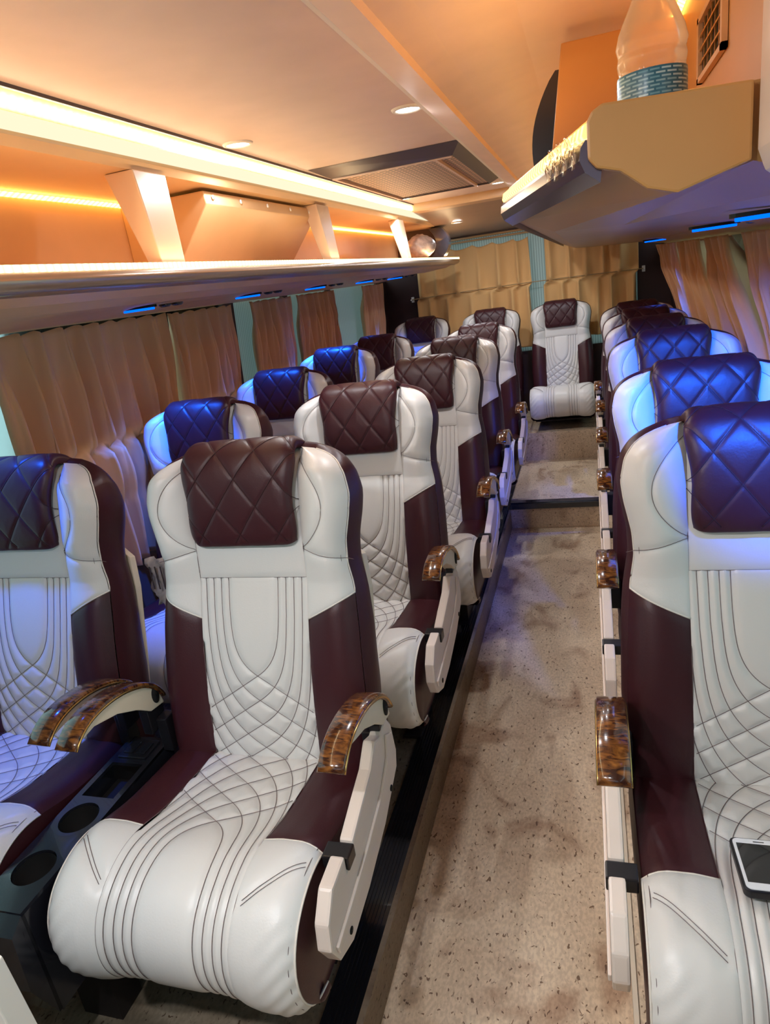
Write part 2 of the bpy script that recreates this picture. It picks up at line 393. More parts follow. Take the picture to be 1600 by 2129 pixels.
def build_headcover(seat):
    # cross-section path (out, up) draped over the top of the backrest
    key = np.array([(.022, .480), (.034, .492), (.046, .55), (.050, .61), (.047, .66), (.034, .700), (.000, .724), (-.045, .722), (-.085, .700), (-.115, .65), (-.128, .58), (-.130, .52)])
    s = np.concatenate([[0], np.cumsum(np.hypot(*np.diff(key, axis=0).T))]); q = np.linspace(0, s[-1], 200)
    pd = np.interp(q, s, key[:, 0]); pt = np.interp(q, s, key[:, 1])
    for _ in range(4):
        pd[4:-4] = np.convolve(pd, np.ones(9) / 9, 'same')[4:-4]; pt[4:-4] = np.convolve(pt, np.ones(9) / 9, 'same')[4:-4]
    nd = np.gradient(pt); nt_ = -np.gradient(pd); nn = np.hypot(nd, nt_); nd /= nn; nt_ /= nn
    Ltot = s[-1]
    # diamonds
    A, Bp = .094, .125; lines = []
    for sg in (-1, 1):
        for k in range(-4, 8):
            P = []
            for x in np.linspace(-.138, .138, 30):
                p = (k + .30 + sg * x / A) * Bp
                if .008 <= p <= Ltot - .05: P.append((x, p))
            if len(P) > 2: lines.append(np.array(P))
    def width(p): return .123 + .014 * np.clip(p / .20, 0, 1) ** .8 + .003 * np.sin(p * 40)
    def surf(x, p, off):
        d = np.interp(p, q, pd) + np.interp(p, q, nd) * off; t = np.interp(p, q, pt) + np.interp(p, q, nt_) * off
        return B2L(x, t, d)
    def shape(e, p):        # puff minus rounding at the side edges
        return -.016 * np.abs(e) ** 16
    def fn(u, v):
        e = 2 * u - 1; p = v * Ltot; x = e * width(p)
        dd = seg_dist(x, p, lines)
        off = shape(e, p) - groove(dd, .0020, .0035) + .0012 * np.clip(dd / .025, 0, 1) - .014 * np.exp(-p / .004)
        return surf(x, p, off)
    P, F = grid(fn, 84, 150)
    # side hems: fold inwards
    w = 85; P = list(P); nrow = 151
    for side in (0, 84):
        base = len(P); sg = -1 if side == 0 else 1
        for j in range(nrow):
            p = j / 150 * Ltot; P.append(surf(np.array(sg * (width(p) - .004)), np.array(p), np.array(-.028)).reshape(3))
        for j in range(nrow - 1):
            a, b = j * w + side, (j + 1) * w + side
            F.append((a, b, base + j + 1, base + j) if side == 0 else (a, base + j, base + j + 1, b))
    o = mesh_obj('head_cover', P, F, M['maroon'], seat); o['label'] = 'quilted maroon head cover draped over the top'
    mb = MB(); ribbon_tubes(mb, lines, lambda x, p, off: surf(x, p, np.full_like(x, -.0017) + off - .016 * (np.abs(x) / width(p)) ** 16), r=.0008)
    mt = M.setdefault('thread_maroon', mat('maroon_thread', (.03, .008, .010), .7)); mb.build('stitching', mt, o, True)
    return o

# seat cushion: profile path (y, h)
CK = np.array([(.05, .425), (0, .440), (-.08, .447), (-.18, .458), (-.27, .477), (-.34, .487), (-.39, .477), (-.43, .450), (-.455, .410), (-.462, .365), (-.455, .320), (-.435, .280), (-.41, .255), (-.36, .245)])
_s = np.concatenate([[0], np.cumsum(np.hypot(*np.diff(CK, axis=0).T))]); CQ = np.linspace(0, _s[-1], 240); CL = _s[-1]
cpy = np.interp(CQ, _s, CK[:, 0]); cph = np.interp(CQ, _s, CK[:, 1])
for _ in range(4):
    cpy[5:-5] = np.convolve(cpy, np.ones(11) / 11, 'same')[5:-5]; cph[5:-5] = np.convolve(cph, np.ones(11) / 11, 'same')[5:-5]
cny = np.gradient(cph); cnh = -np.gradient(cpy); _n = np.hypot(cny, cnh); cny /= _n; cnh /= _n
CH = .250
def csurf(x, q, off):
    x, q, off = np.broadcast_arrays(np.asarray(x, float), np.asarray(q, float), np.asarray(off, float))
    return np.stack([x, np.interp(q, CQ, cpy) + np.interp(q, CQ, cny) * off, np.interp(q, CQ, cph) + np.interp(q, CQ, cnh) * off], -1)
def coff(x, q):
    a = np.abs(x)
    o = .010 * np.clip((a - .10) / .07, 0, 1) - .020 * np.clip((a - .200) / .050, 0, 1) ** 2.4
    return o + .006 * np.exp(-((q - .36) / .06) ** 2)
QP = .335                  # where the piping crosses
CUSH_LINES = diag_curves(.285, .066, .66, CW, CL - .01, 7)
CUSH_LINES = [L for L in CUSH_LINES]
def build_cushion(seat):
    # maroon body: side walls, underside and rear
    n = 60; qs = np.linspace(0, CL, n); V = []; F = []
    for s in (-1, 1):
        top = csurf(s * CH, qs, coff(np.full(n, CH), qs)); rows = []
        for k in range(7):
            e = k / 6; bul = .010 * math.sin(PI * e)
            r = top.copy(); r[:, 2] = top[:, 2] * (1 - e) + .225 * e; r[:, 1] = top[:, 1] * (1 - e) + np.clip(top[:, 1], -.37, .05) * e
            r[:, 0] = s * (CH + bul - .012 * e); rows.append(r)
        b = len(V); V += list(np.concatenate(rows))
        for k in range(6):
            for i in range(n - 1):
                f = (b + k * n + i, b + (k + 1) * n + i, b + (k + 1) * n + i + 1, b + k * n + i + 1); F.append(f if s == 1 else f[::-1])
    b0 = 6 * n; b1 = 7 * n + 6 * n
    for i in range(n - 1): F.append((b0 + i, b1 + i, b1 + i + 1, b0 + i + 1))
    body = mesh_obj('cushion', V, F, M['maroon'], seat); body['label'] = 'maroon side walls of the seat cushion'
    def patch(name, m, x0, x1, q0, q1, lines, nu, nv, lab):
        def fn(u, v):
            x = x0 + (x1 - x0) * u; qq = q0 + (q1 - q0) * v; o = coff(x, qq)
            if lines:
                dd = seg_dist(x, qq, lines); o = o - groove(dd, .0035, .006) + .0025 * np.clip(dd / .02, 0, 1)
            e = np.minimum(x - x0, x1 - x)
            if q0 > .1: e = np.minimum(e, (qq - q0))
            elif q1 < CL - .05: e = np.minimum(e, q1 - qq)
            o = o - .003 * np.exp(-np.clip(e, 0, 1) / .005)
            # leather gathers where the front wraps down
            a = np.abs(x); o = o + .0013 * np.sin(qq * 170 + 6 * np.sin(x * 30)) * np.clip((a - .17) / .05, 0, 1) * np.clip((qq - .46) / .05, 0, 1)
            return csurf(x, qq, o)
        g = gobj(name, fn, nu, nv, m, body, flip=True); g['label'] = lab; return g
    patch('cushion_panel', M['white'], -CW, CW, 0, CL, CUSH_LINES, 70, 150, 'cream quilted middle of the cushion')
    extra = [np.array([(s * .145, .455), (s * .235, .375)]) for s in (-1, 1)] + [np.array([(s * .145, .463), (s * .237, .383)]) for s in (-1, 1)]
    for s in (-1, 1):
        a, b = sorted((s * CW, s * CH))
        patch('cushion_side', M['maroon'], a, b, 0, QP, None, 16, 30, 'maroon rear side of the cushion')
        patch('cushion_corner', M['white'], a, b, QP, CL, extra, 26, 60, 'cream front corner of the cushion')
    cs = lambda x, t, off: csurf(x, t, coff(x, t) - .0018 + off)
    mb = MB(); ribbon_tubes(mb, CUSH_LINES + extra, cs, r=.00065)
    ribbon_tubes(mb, [np.array([(s * CW, t) for t in np.linspace(.02, CL - .01, 40)]) for s in (-1, 1)], cs, r=.0006)
    ribbon_tubes(mb, [np.array([(s * (CH - .009), t) for t in np.linspace(QP, CL - .01, 30)]) for s in (-1, 1)], lambda x, t, off: csurf(x, t, coff(x, t) + .0004 + off), r=.0007)
    mb.build('stitching', M['thread'], body, True)['label'] = 'dark stitch lines'
    for s in (-1, 1):
        mb = MB(); qq = np.linspace(QP, CL, 40); xx = s * np.linspace(CW, CH, 10)
        mb.tube(np.concatenate([csurf(xx, QP, coff(xx, np.full(10, QP)) - .001), csurf(s * CH, qq, coff(np.full(40, CH), qq) + .001)[1:]]), .0020, 5)
        mb.build('piping', M['piping'], body, True)

def build_base(seat, mirror):
    mb = MB()
    mb.box(-.225, .225, -.30, .10, .195, .235)
    mb.box(-.18, .18, .02, .08, .235, .40)
    b = mb.build('seat_frame', M['frame'], seat, bevel=.004)
    for s in (-1, 1):
        m2 = MB(); m2.box(s * .12 - .02, s * .12 + .02, -.12, .06, .0, .20); m2.box(s * .12 - .03, s * .12 + .03, -.15, .09, 0, .012)
        m2.build('leg', M['frame'], seat, bevel=.003)

def arm_path():
    K = np.array([(.035, .575), (.015, .612), (-.03, .645), (-.09, .668), (-.15, .677), (-.20, .675), (-.238, .662), (-.262, .640)])
    s = np.concatenate([[0], np.cumsum(np.hypot(*np.diff(K, axis=0).T))]); q = np.linspace(0, s[-1], 26)
    y = np.interp(q, s, K[:, 0]); h = np.interp(q, s, K[:, 1])
    for _ in range(2): y[1:-1] = (y[:-2] + y[1:-1] + y[2:]) / 3; h[1:-1] = (h[:-2] + h[1:-1] + h[2:]) / 3
    return y, h
def build_arm(seat, s, outer_side):
    """armrest centred at x = s*.292"""
    xc = s * .286; y, h = arm_path(); n = len(y)
    ty = np.gradient(y); th = np.gradient(h); l = np.hypot(ty, th); ty /= l; th /= l; ny, nh = th, -ty
    nh = np.abs(nh); ny = np.where(ny > 0, -ny, ny) * 1.0
    ny = -np.abs(th) * np.sign(-(y + .12)) * 1.0
    hwid = .0255; top = []; 
    prof = [(-1, -.010), (-1, -.001), (-.90, .0018), (0, .0025), (.90, .0018), (1, -.001), (1, -.010), (0, -.012)]
    V = []; 
    for i in range(n):
        for (a, b) in prof: V.append((xc + a * hwid, y[i] + (-th[i]) * 0 + b * ny[i], h[i] + b * nh[i]))
    k = len(prof); F = [(i * k + j, i * k + (j + 1) % k, (i + 1) * k + (j + 1) % k, (i + 1) * k + j) for i in range(n - 1) for j in range(k)]
    F += [tuple(range(k)), tuple(range((n - 1) * k, n * k))]
    arm = MB(); arm.v = V; arm.f = F; arm.m = [0] * len(F)
    a = arm.build('armrest', M['wood'], seat, True); a['label'] = 'burl-wood armrest'
    mb = MB()
    for sx in (-1, 1): mb.tube([(xc + sx * hwid, y[i] - .006 * ny[i], h[i] - .006 * nh[i]) for i in range(n)], .0024, 5)
    mb.build('edge_trim', M['gold'], a, True)
    # beige web under the arm
    poly = [(y[i], h[i] - .011) for i in range(2, n - 1)] + [(-.240, .640), (-.19, .645), (-.12, .625), (-.06, .592), (-.02, .560), (.03, .552)]
    mb = MB(); mb.prism(poly, 0, xc - .018, xc + .018); mb.build('arm_core', M['shell'], a, bevel=.003)
    mb = MB()
    for sx in (-1, 1): mb.lathe([(0.001, 0), (.012, 0), (.012, .003), (.001, .0035)], (xc + sx * .018 - (.003 if sx < 0 else 0), .005, .590), 16, axis=0)
    v = np.array(mb.v); v[:, 2] = .588 + (v[:, 2] - .590) * 1.7; mb.v = [tuple(p) for p in v]
    mb.build('pivot_cap', M['hole'], a, True)
    mb = MB(); mb.box(xc - .012, xc + .012, -.03, .03, .50, .565); mb.box(xc - s * .012 - (.028 if s > 0 else 0), xc - s * .012 + (.028 if s < 0 else 0), -.01, .03, .44, .53)
    mb.build('arm_bracket', M['black'], a, bevel=.003)
    return a
def build_side_cover(seat, s):
    xi = s * .275; xo = s * .302
    poly = [(-.075, .562), (-.040, .548), (.005, .560), (.030, .525), (.040, .45), (.028, .415), (-.09, .365), (-.22, .335), (-.325, .325), (-.385, .350), (-.410, .40), (-.402, .45), (-.365, .490), (-.300, .494), (-.300, .462), (-.258, .456), (-.258, .486), (-.19, .508), (-.12, .528)]
    mb = MB(); mb.prism(poly, 0, min(xi, xo), max(xi, xo))
    o = mb.build('side_cover', M['cream_metal'], seat, bevel=.005, smooth=False); o['label'] = 'cream plastic side cover'
    # raised swoosh
    mb = MB(); r = [(-.02, .535), (-.035, .49), (-.10, .450), (-.20, .425), (-.32, .405), (-.395, .395)]
    mb.prism(r + [(-.39, .375), (-.31, .38), (-.18, .395), (-.08, .42), (.01, .46), (.010, .52)], 0, min(xo, xo + s * .006), max(xo, xo + s * .006))
    mb.build('raised_rib', M['cream_metal'], o, bevel=.0025)
    mb = MB()
    for (yy, hh) in ((-.0, .515), (-.03, .405), (-.33, .355)): mb.lathe([(.0005, 0), (.007, 0), (.007, .0015), (.0005, .002)], (xo if s > 0 else xo - .0015, yy, hh), 12, axis=0)
    mb.build('screw', M['hole'], o, True)
    mb = MB(); mb.box(min(xi - s * .02, xo + s * .004), max(xi - s * .02, xo + s * .004), -.298, -.262, .458, .486)
    mb.build('recline_lever', M['black'], seat, bevel=.003)

def make_seat(kind):
    seat = empty('passenger_seat', (0, 0, 0))
    if kind == 'A0':
        build_backrest(seat); build_headcover(seat); build_cushion(seat); build_base(seat, 1)
    return seat
def copy_tree(o, parent=None):
    c = o.copy(); COL.objects.link(c); c.parent = parent
    for ch in o.children: copy_tree(ch, c)
    return c
proto = make_seat('A0')
kids = list(proto.children)
def place(kind, x, y, z, s, label, group=None, rz=0):
    if kind == 'first': pass
    t = copy_tree(proto)
    t.location = (x, y, z); t.scale = (s[0], s[1], s[2]); t.rotation_euler = (0, 0, rz)
    tag(t, label, 'seat', group)
    return t
# armrest variants, built once on hidden-free prototypes and copied per seat
def variant(fn):
    e = empty('seat_fittings', (0, 0, 0)); fn(e); return e
v_aisle = variant(lambda e: (build_arm(e, 1, 1), build_side_cover(e, 1), build_arm(e, -1, 0)))
v_win = variant(lambda e: build_arm(e, 1, 0))
v_right = variant(lambda e: (build_arm(e, -1, 1), build_side_cover(e, -1)))
def fit(seat, var):
    for ch in var.children: copy_tree(ch, seat)

PZ = -1.43                 # platform the seats stand on
ROW = [1.14, 1.93, 2.68, 3.50, 4.20]
rng = ['front row', 'second row', 'third row', 'fourth row', 'fifth row']
GA = 'seats beside the aisle on the left'; GW = 'seats along the left window wall'; GR = 'single seats on the right of the aisle'
AX = [-.745, -.72, -.668, -.685, -.655]; AH = [1.0, .992, .975, .972, .972]; AW = [1.0, .96, .93, .91, .90]
LA = ['large cream and maroon coach seat, the nearest whole one, left of the aisle rail',
      'cream and maroon seat directly behind the big nearest seat, left of the aisle',
      'cream and maroon seat left of the aisle, third one back from the camera',
      'cream and maroon seat left of the aisle, fourth one back, mostly hidden behind the third',
      'aisle seat left of the aisle, fifth back, armrest beside the middle rear seat']
for i in range(5):
    fit(place('A', AX[i], ROW[i], PZ, (AW[i], 1, AH[i]), LA[i], GA), v_aisle)
WX = [-1.395, -1.345, -1.35, -1.35, -1.31]; WHt = [1.0, .985, .985, .99, .98]; WY = [1.15, 1.97, 2.70, 3.46, 4.15]
LW = ['cream and maroon window seat cut off by the left picture edge, tan curtain behind it',
      'window seat with blue-lit left wing, behind the left-edge seat',
      'window seat with lilac sheen on its head cover, just below the curtain pillar',
      'window seat with dark navy-lit head cover, fourth along the left wall',
      'window seat below the teal window film, fifth along the left wall']
for i in range(5):
    fit(place('W', WX[i], WY[i], PZ, (AW[i], 1, WHt[i]), LW[i], GW), v_win)
RX = [.30, .305, .31, .31, .315, .315]; RY = [1.17, 1.90, 2.69, 3.40, 4.08, 4.75]; RH = [.99, .975, .98, .970, .965, .96]
LR = ['seat cut off by the right picture edge, a phone lying on its cushion',
      'right-hand seat with deep blue glow across its head cover, behind the phone seat',
      'right-hand seat with bright lilac quilted head cover and pale wings',
      'right-hand seat, fourth back, blue stripe of light along its head cover top',
      'right-hand seat, fifth back, a thin sliver of wing showing',
      'farthest right-hand seat, dark head cover against the rear corner']
RW = [1.0, .98, .95, .93, .92, .92]
for i in range(6):
    fit(place('R', RX[i], RY[i], PZ, (RW[i], 1, RH[i]), LR[i], GR), v_right)
place('M', -.20, 5.50, -1.33, (.91, 1, .895), 'middle rear seat facing straight down the aisle above the step', 'rear row seats')
place('A', -.745, 5.50, -1.33, (.91, 1, .895), 'rear row seat left of the middle one, half hidden by the aisle seats', 'rear row seats')
place('W', -1.31, 5.45, -1.33, (.91, 1, .90), 'rear row corner seat at the dark left rear pillar', 'rear row seats')
for o in list(COL.objects):
    if o.name.startswith('leg') and o.parent and o.parent.get('group') == 'rear row seats': bpy.data.objects.remove(o)
def kill(o):
    for c in list(o.children): kill(c)
    bpy.data.objects.remove(o)
for e in (proto, v_aisle, v_win, v_right): kill(e)

# ------------------------------------------------------------------ structure
def structure(o): o['kind'] = 'structure'; return o
YF, YR = -1.6, 5.95
mb = MB(); mb.box(-.515, .04, YF, 4.12, -1.66, -1.60); structure(mb.build('floor', M['floor'], None))
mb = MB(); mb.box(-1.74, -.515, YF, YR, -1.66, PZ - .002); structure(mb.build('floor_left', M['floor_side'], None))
mb = MB(); mb.box(.04, .74, YF, YR, -1.66, PZ); structure(mb.build('floor_right', M['floor'], None))
mb = MB(); mb.box(-.515, .04, 4.12, YR, -1.66, PZ); structure(mb.build('floor_step', M['floor'], None))
mb = MB(); mb.box(-1.70, .04, 5.10, YR, PZ, -1.215); structure(mb.build('floor_rear', M['floor'], None))
# black ribbed nosing along the platform and across the step
mb = MB(); mb.box(-.585, -.512, YF, 5.09, PZ - .002, PZ + .008); mb.box(-.516, -.508, YF, 4.12, PZ - .030, PZ + .009)
for k in range(7): mb.box(-.578 + k * .009, -.574 + k * .009, YF, 5.08, PZ + .008, PZ + .0105)
tag(mb.build('aisle_rail', M['blackgloss'], None), 'long black ribbed edge rail running along the left side of the aisle', 'rail')
mb = MB(); mb.box(-.515, .04, 4.095, 4.15, PZ - .035, PZ + .010); mb.box(-.515, .04, 4.085, 4.095, PZ - .012, PZ + .006)
tag(mb.build('step_nosing', M['blackgloss'], None, bevel=.003), 'black nosing strip across the front edge of the aisle step', 'step edge')
mb = MB(); mb.box(.036, .046, YF, 4.12, PZ - .03, PZ + .006)
tag(mb.build('aisle_rail', M['shell'], None), 'cream edge strip along the right side of the aisle, below the side covers', 'rail')

def XL(z): return -1.655 - (.07 * (-z) if z < 0 else 0)
def XR(z): return .585 + (.12 * (-z) if z < 0 else 0)
ZS, ZT = -.72, .02
def wallpiece(name, side, y0, y1, z0, z1, m, th=.03):
    f = XL if side < 0 else XR
    v = [(f(z) + side * o, y, z) for o in (0, th) for y in (y0, y1) for z in (z0, z1)]
    mb = MB(); mb.add(v, [(0, 1, 3, 2), (4, 6, 7, 5), (0, 4, 5, 1), (2, 3, 7, 6), (0, 2, 6, 4), (1, 5, 7, 3)])
    return structure(mb.build(name, m, None))
wallpiece('wall_left', -1, YF, YR, -1.66, ZS, M['walllow']); wallpiece('wall_right', 1, YF, YR, -1.66, ZS, M['walllow'])
for k, (a, b) in enumerate([(3.02, 3.13), (3.735, 3.80), (4.47, 4.53), (5.66, YR)]):
    wallpiece('trim_%d' % (k + 1), -1, a, b, ZS, ZT, M['pillar'], .05)
for k, (a, b) in enumerate([(1.3, 1.42), (2.95, 3.03), (5.6, YR)]):
    wallpiece('trim_%d' % (k + 5), 1, a, b, ZS, ZT, M['pillar'], .05)
# panes
def pane(name, side, y0, y1, m, inset=.02):
    f = XL if side < 0 else XR
    P = [(f(ZS) + side * inset, y0, ZS), (f(ZS) + side * inset, y1, ZS), (f(ZT) + side * inset, y1, ZT), (f(ZT) + side * inset, y0, ZT)]
    Q = [(p[0] + side * .006, p[1], p[2]) for p in P]
    mb = MB(); mb.add(P + Q, [(0, 1, 2, 3), (7, 6, 5, 4), (0, 4, 5, 1), (1, 5, 6, 2), (2, 6, 7, 3), (3, 7, 4, 0)]); return structure(mb.build(name, m, None))
pane('window_1', -1, YF, 3.02, M['glass']); pane('window_2', -1, 3.13, 3.735, M['teal']); pane('window_3', -1, 3.80, 4.47, M['teal']); pane('window_4', -1, 4.53, 5.66, M['teal'])
pane('window_5', 1, YF, 1.3, M['glass']); pane('window_6', 1, 1.42, 2.95, M['glass']); pane('window_7', 1, 3.03, 5.6, M['glass'])
mb = MB(); mb.box(-1.78, .80, YR, YR + .04, -1.66, -.70); structure(mb.build('wall_rear', M['pillar'], None))
mb = MB(); mb.box(-1.78, -1.36, YR, YR + .04, -.70, .46); mb.box(.39, .80, YR, YR + .04, -.70, .46); mb.box(-1.36, .39, YR, YR + .04, .26, .46)
structure(mb.build('wall_rear_upper', M['pillar'], None))
mb = MB()
mb.box(-1.36, .39, YR + .015, YR + .022, -.70, .26); structure(mb.build('window_8', M['teal_rear'], None))
# front: low dashboard wall, open windscreen
mb = MB(); mb.box(-1.78, .80, YF - .1, YF - .06, -1.66, -.45); mb.box(-1.78, .80, YF - .1, YF - .06, .42, .53); structure(mb.build('wall_front', M['walllow'], None))
M['glass_dark'] = glass('shaded_windscreen', (.25, .28, .28))
mb = MB(); mb.box(-1.78, .80, YF - .09, YF - .08, -.45, .42); structure(mb.build('window_9', M['glass_dark'], None))

# ceiling: flat middle panel, right-hand cove, drop towards the rear window
def slab(name, pts, y0, y1, m, th=.02, n=1, pts1=None, smooth=False):
    """pts: cross-section polyline (x,z) lofted along y"""
    pts1 = pts1 or pts; k = len(pts)
    V = [(x, y0, z) for x, z in pts] + [(x, y1, z) for x, z in pts1] + [(x, y0, z + th) for x, z in pts] + [(x, y1, z + th) for x, z in pts1]
    F = []
    for i in range(k - 1):
        F.append((i, i + 1, k + i + 1, k + i)); F.append((2 * k + i, 3 * k + i, 3 * k + i + 1, 2 * k + i + 1))
    F += [(0, k, 3 * k, 2 * k), (k - 1, 3 * k - 1, 4 * k - 1, 2 * k - 1)]
    F += [(i, 2 * k + i, 2 * k + i + 1, i + 1) for i in range(k - 1)] + [(k + i, k + i + 1, 3 * k + i + 1, 3 * k + i) for i in range(k - 1)]
    mb = MB(); mb.add(V, F); return mb.build(name, m, None, smooth)
CZ = .42
structure(slab('ceiling', [(-.965, CZ), (-.378, CZ)], YF, 4.25, M['panel']))
cove = [(-.378, CZ), (-.372, .405), (-.31, .392), (-.305, .405), (-.245, .418), (-.10, .438), (.05, .445), (.15, .440), (.20, .425), (.20, .46)]
structure(slab('ceiling_right', cove, YF, 4.25, M['panel'], smooth=False))
mb = MB(); mb.box(-.965, .20, 4.25, 4.40, .375, .44); structure(mb.build('trim_8', M['rack'], None, bevel=.01))
structure(slab('ceiling_rear', [(-1.05, .385), (.2, .385)], 4.40, YR, M['panel_dark'], pts1=[(-1.05, .28), (.2, .28)]))
mb = MB(); mb.box(-1.80, .80, YF, YR, .50, .53); structure(mb.build('ceiling_shell', M['panel_dark'], None))
# cream trim along the right edge of the middle panel
mb = MB(); mb.box(-.386, -.376, YF, 4.25, CZ - .010, CZ + .004); structure(mb.build('trim_9', M['piping'], None))
# dark channel left of the panel and the led fascia
slabs = slab('trim_10', [(-.985, .425), (-.955, .418)], YF, YR - .05, M['trimgrey']); structure(slabs)
mb = MB(); mb.box(-.960, -.953, YF, YR - .3, .413, .420); structure(mb.build('trim_11', M['trimgrey'], None))
YE = 5.60
fas = slab('trim_12', [(-.985, .425), (-.998, .402), (-.998, .392), (-1.002, .352), (-1.015, .335), (-1.34, .335)], YF, YE, M['rack'], th=.012)
structure(fas)
led = empty('led_strip', (-.99, 0, .40), 'long bright double warm-white light strip along the left edge of the ceiling', 'light strip')
mb = MB(); mb.prism([(.003, .014), (-.006, -.001), (-.001, -.003), (.010, .010)], 1, YF, YE); mb.build('led_tape', M['led_white'], led)
mb = MB(); mb.prism([(-.006, -.010), (-.009, -.040), (-.003, -.044), (-.001, -.012)], 1, YF, YE); mb.build('diffuser', M['led_soft'], led)

# downlights
def downlight(x, y, z, lab, pw=4):
    e = empty('downlight', (x, y, z), lab, 'ceiling light', 'round ceiling downlights')
    mb = MB(); mb.lathe([(.030, -.001), (.034, -.006), (.041, -.004), (.043, 0), (.043, .004)], (0, 0, 0), 28); mb.build('bezel', M['piping'], e, True)
    mb = MB(); mb.lathe([(.0005, -.003), (.031, -.003)], (0, 0, 0), 28); mb.build('lens', M['down'], e)
    area('downlight_glow', (0, 0, -.008), (.055, .055), pw, (.90, .94, 1), (0, 0, -1), e, shape='DISK')
downlight(-.905, 1.92, CZ, 'nearer round white downlight beside the left light strip')
downlight(-.425, 1.95, CZ, 'round white downlight near the cream trim, nearest on the right of the ceiling panel')
downlight(-.42, 3.93, CZ, 'small round downlight beyond the ceiling grille, above the rack tip')
downlight(-.915, 3.88, CZ, 'small round downlight beside the light strip, behind the grille')
downlight(-.84, 5.05, .335, 'farthest downlight on the lower rear ceiling', 3.5)
downlight(-.30, 5.05, .335, 'downlight on the lower rear ceiling behind the right rack', 3.5)
downlight(-.905, -.05, CZ, 'round white downlight in the front part of the ceiling, left side', 9)
downlight(-.425, -.05, CZ, 'round white downlight in the front part of the ceiling, right side', 9)
# ceiling air grille
gz = CZ - .001
g = empty('ceiling_grille', (-.66, 3.1, gz), 'brown air-conditioning grille in a dark frame set in the ceiling', 'air vent')
mb = MB()
x0, x1, y0, y1 = -.275, .275, -.58, .62
mb.add([(x0, y0, 0), (x1, y0, 0), (x1, y1, 0), (x0, y1, 0), (x0 + .05, y0 + .12, -.028), (x1 - .045, y0 + .10, -.028), (x1 - .045, y1 - .06, -.028), (x0 + .05, y1 - .06, -.028), (x0 + .055, y0 + .125, -.010), (x1 - .05, y0 + .105, -.010), (x1 - .05, y1 - .065, -.010), (x0 + .055, y1 - .065, -.010)],
       [(0, 1, 5, 4), (1, 2, 6, 5), (2, 3, 7, 6), (3, 0, 4, 7), (4, 5, 9, 8), (5, 6, 10, 9), (6, 7, 11, 10), (7, 4, 8, 11), (3, 2, 1, 0)])
mb.build('frame', M['trimgrey'], g)
mb = MB(); mb.box(x0 + .05, x1 - .045, y0 + .11, y1 - .06, -.020, -.012); mb.build('grille', M['grille'], g)
mb = MB()
for a in ((x0 + .05, x0 + .062, y0 + .12, y1 - .06), (x1 - .115, x1 - .105, y0 + .12, y1 - .06), (x0 + .05, x1 - .05, y0 + .11, y0 + .122)): mb.box(a[0], a[1], a[2], a[3], -.031, -.019)
mb.build('grille_border', M['panel'], g)

# ------------------------------------------------------------------ left luggage rack
LX, LZ = -.945, .118
rk = empty('luggage_rack', (-1.3, 0, .1), 'long left luggage rack over the window seats with glowing front edge', 'luggage rack')
def rel(pts, o): return [(a - o[0], b - o[1]) for a, b in pts]
RO = (-1.3, .1)
mb = MB()
under = [(LX + .004, LZ - .006), (LX + .006, LZ - .030), (-.975, .066), (-1.02, .052), (-1.10, .046), (-1.16, .040), (-1.30, .042), (-1.40, .038), (-1.55, .018), (-1.66, .014), (-1.68, .06), (-1.36, .085), (-1.0, .095), (LX - .012, LZ - .004)]
k = len(under); u1 = rel(under, RO)
tap = rel([(x + (-.11 if x > -1.1 else 0), z) for x, z in under], RO)
V = [(x, YF, z) for x, z in u1] + [(x, 5.42, z) for x, z in u1] + [(x + (-.06 if x > .1 and z < 0 else 0), 5.60, z) for x, z in u1]
F = [(j * k + i, j * k + (i + 1) % k, (j + 1) * k + (i + 1) % k, (j + 1) * k + i) for j in range(2) for i in range(k)] + [tuple(range(k)), tuple(range(2 * k, 3 * k))]
mb.add(V, F); mb.build('tray', M['rack_under'], rk)
mb = MB(); mb.prism(rel([(LX + .006, LZ), (LX + .007, LZ - .013), (LX - .004, LZ - .013), (LX - .006, LZ)], RO), 1, YF, 5.60); mb.build('led_tape', M['led_lip'], rk)
area('edge_glow', (LX - RO[0] - .01, 2.0, LZ - RO[1] + .004), (.012, 7.0), 8, (1, .70, .38), (0, 0, 1), rk).rotation_euler = (0, PI + .3, 0)
mb = MB(); mb.prism(rel([(LX + .010, LZ - .014), (LX + .014, LZ - .030), (LX + .002, LZ - .044), (LX - .03, LZ - .052), (LX - .03, LZ - .02)], RO), 1, YF, 5.55)
mb.build('lip_moulding', M['chrome'], rk, True)
mb = MB(); mb.prism(rel([(-1.35, .05), (-1.33, .05), (-1.33, .336), (-1.35, .336)], RO), 1, YF, 5.6); mb.build('rear_board', M['rack'], rk)
mb = MB(); mb.prism(rel([(-1.328, .334), (-1.328, .322), (-1.310, .330)], RO), 1, YF, 5.2); mb.build('inner_led', M['led_orange'], rk)
for (ya, yb) in ((-.1, .02), (1.52, 1.62), (2.72, 2.82), (4.02, 4.10)):
    # bracket: wide at the ceiling, narrow at the lip
    def br(y, w): return [(-.965 - w * 0, .105), (-1.000, .105), (-1.085 if ya < 2 else -1.065, .334), (-1.005, .334)]
    P0 = rel(br(ya, 0), RO)
    mb = MB(); v = [(p[0], ya + (.02 if p[1] > .1 else 0), p[1]) for p in P0] + [(p[0], yb + (.06 if p[1] > .1 else 0), p[1]) for p in P0]
    mb.add(v, [(0, 1, 2, 3), (7, 6, 5, 4), (0, 4, 5, 1), (1, 5, 6, 2), (2, 6, 7, 3), (3, 7, 4, 0)]); mb.build('bracket', M['bracket'], rk, bevel=.003)
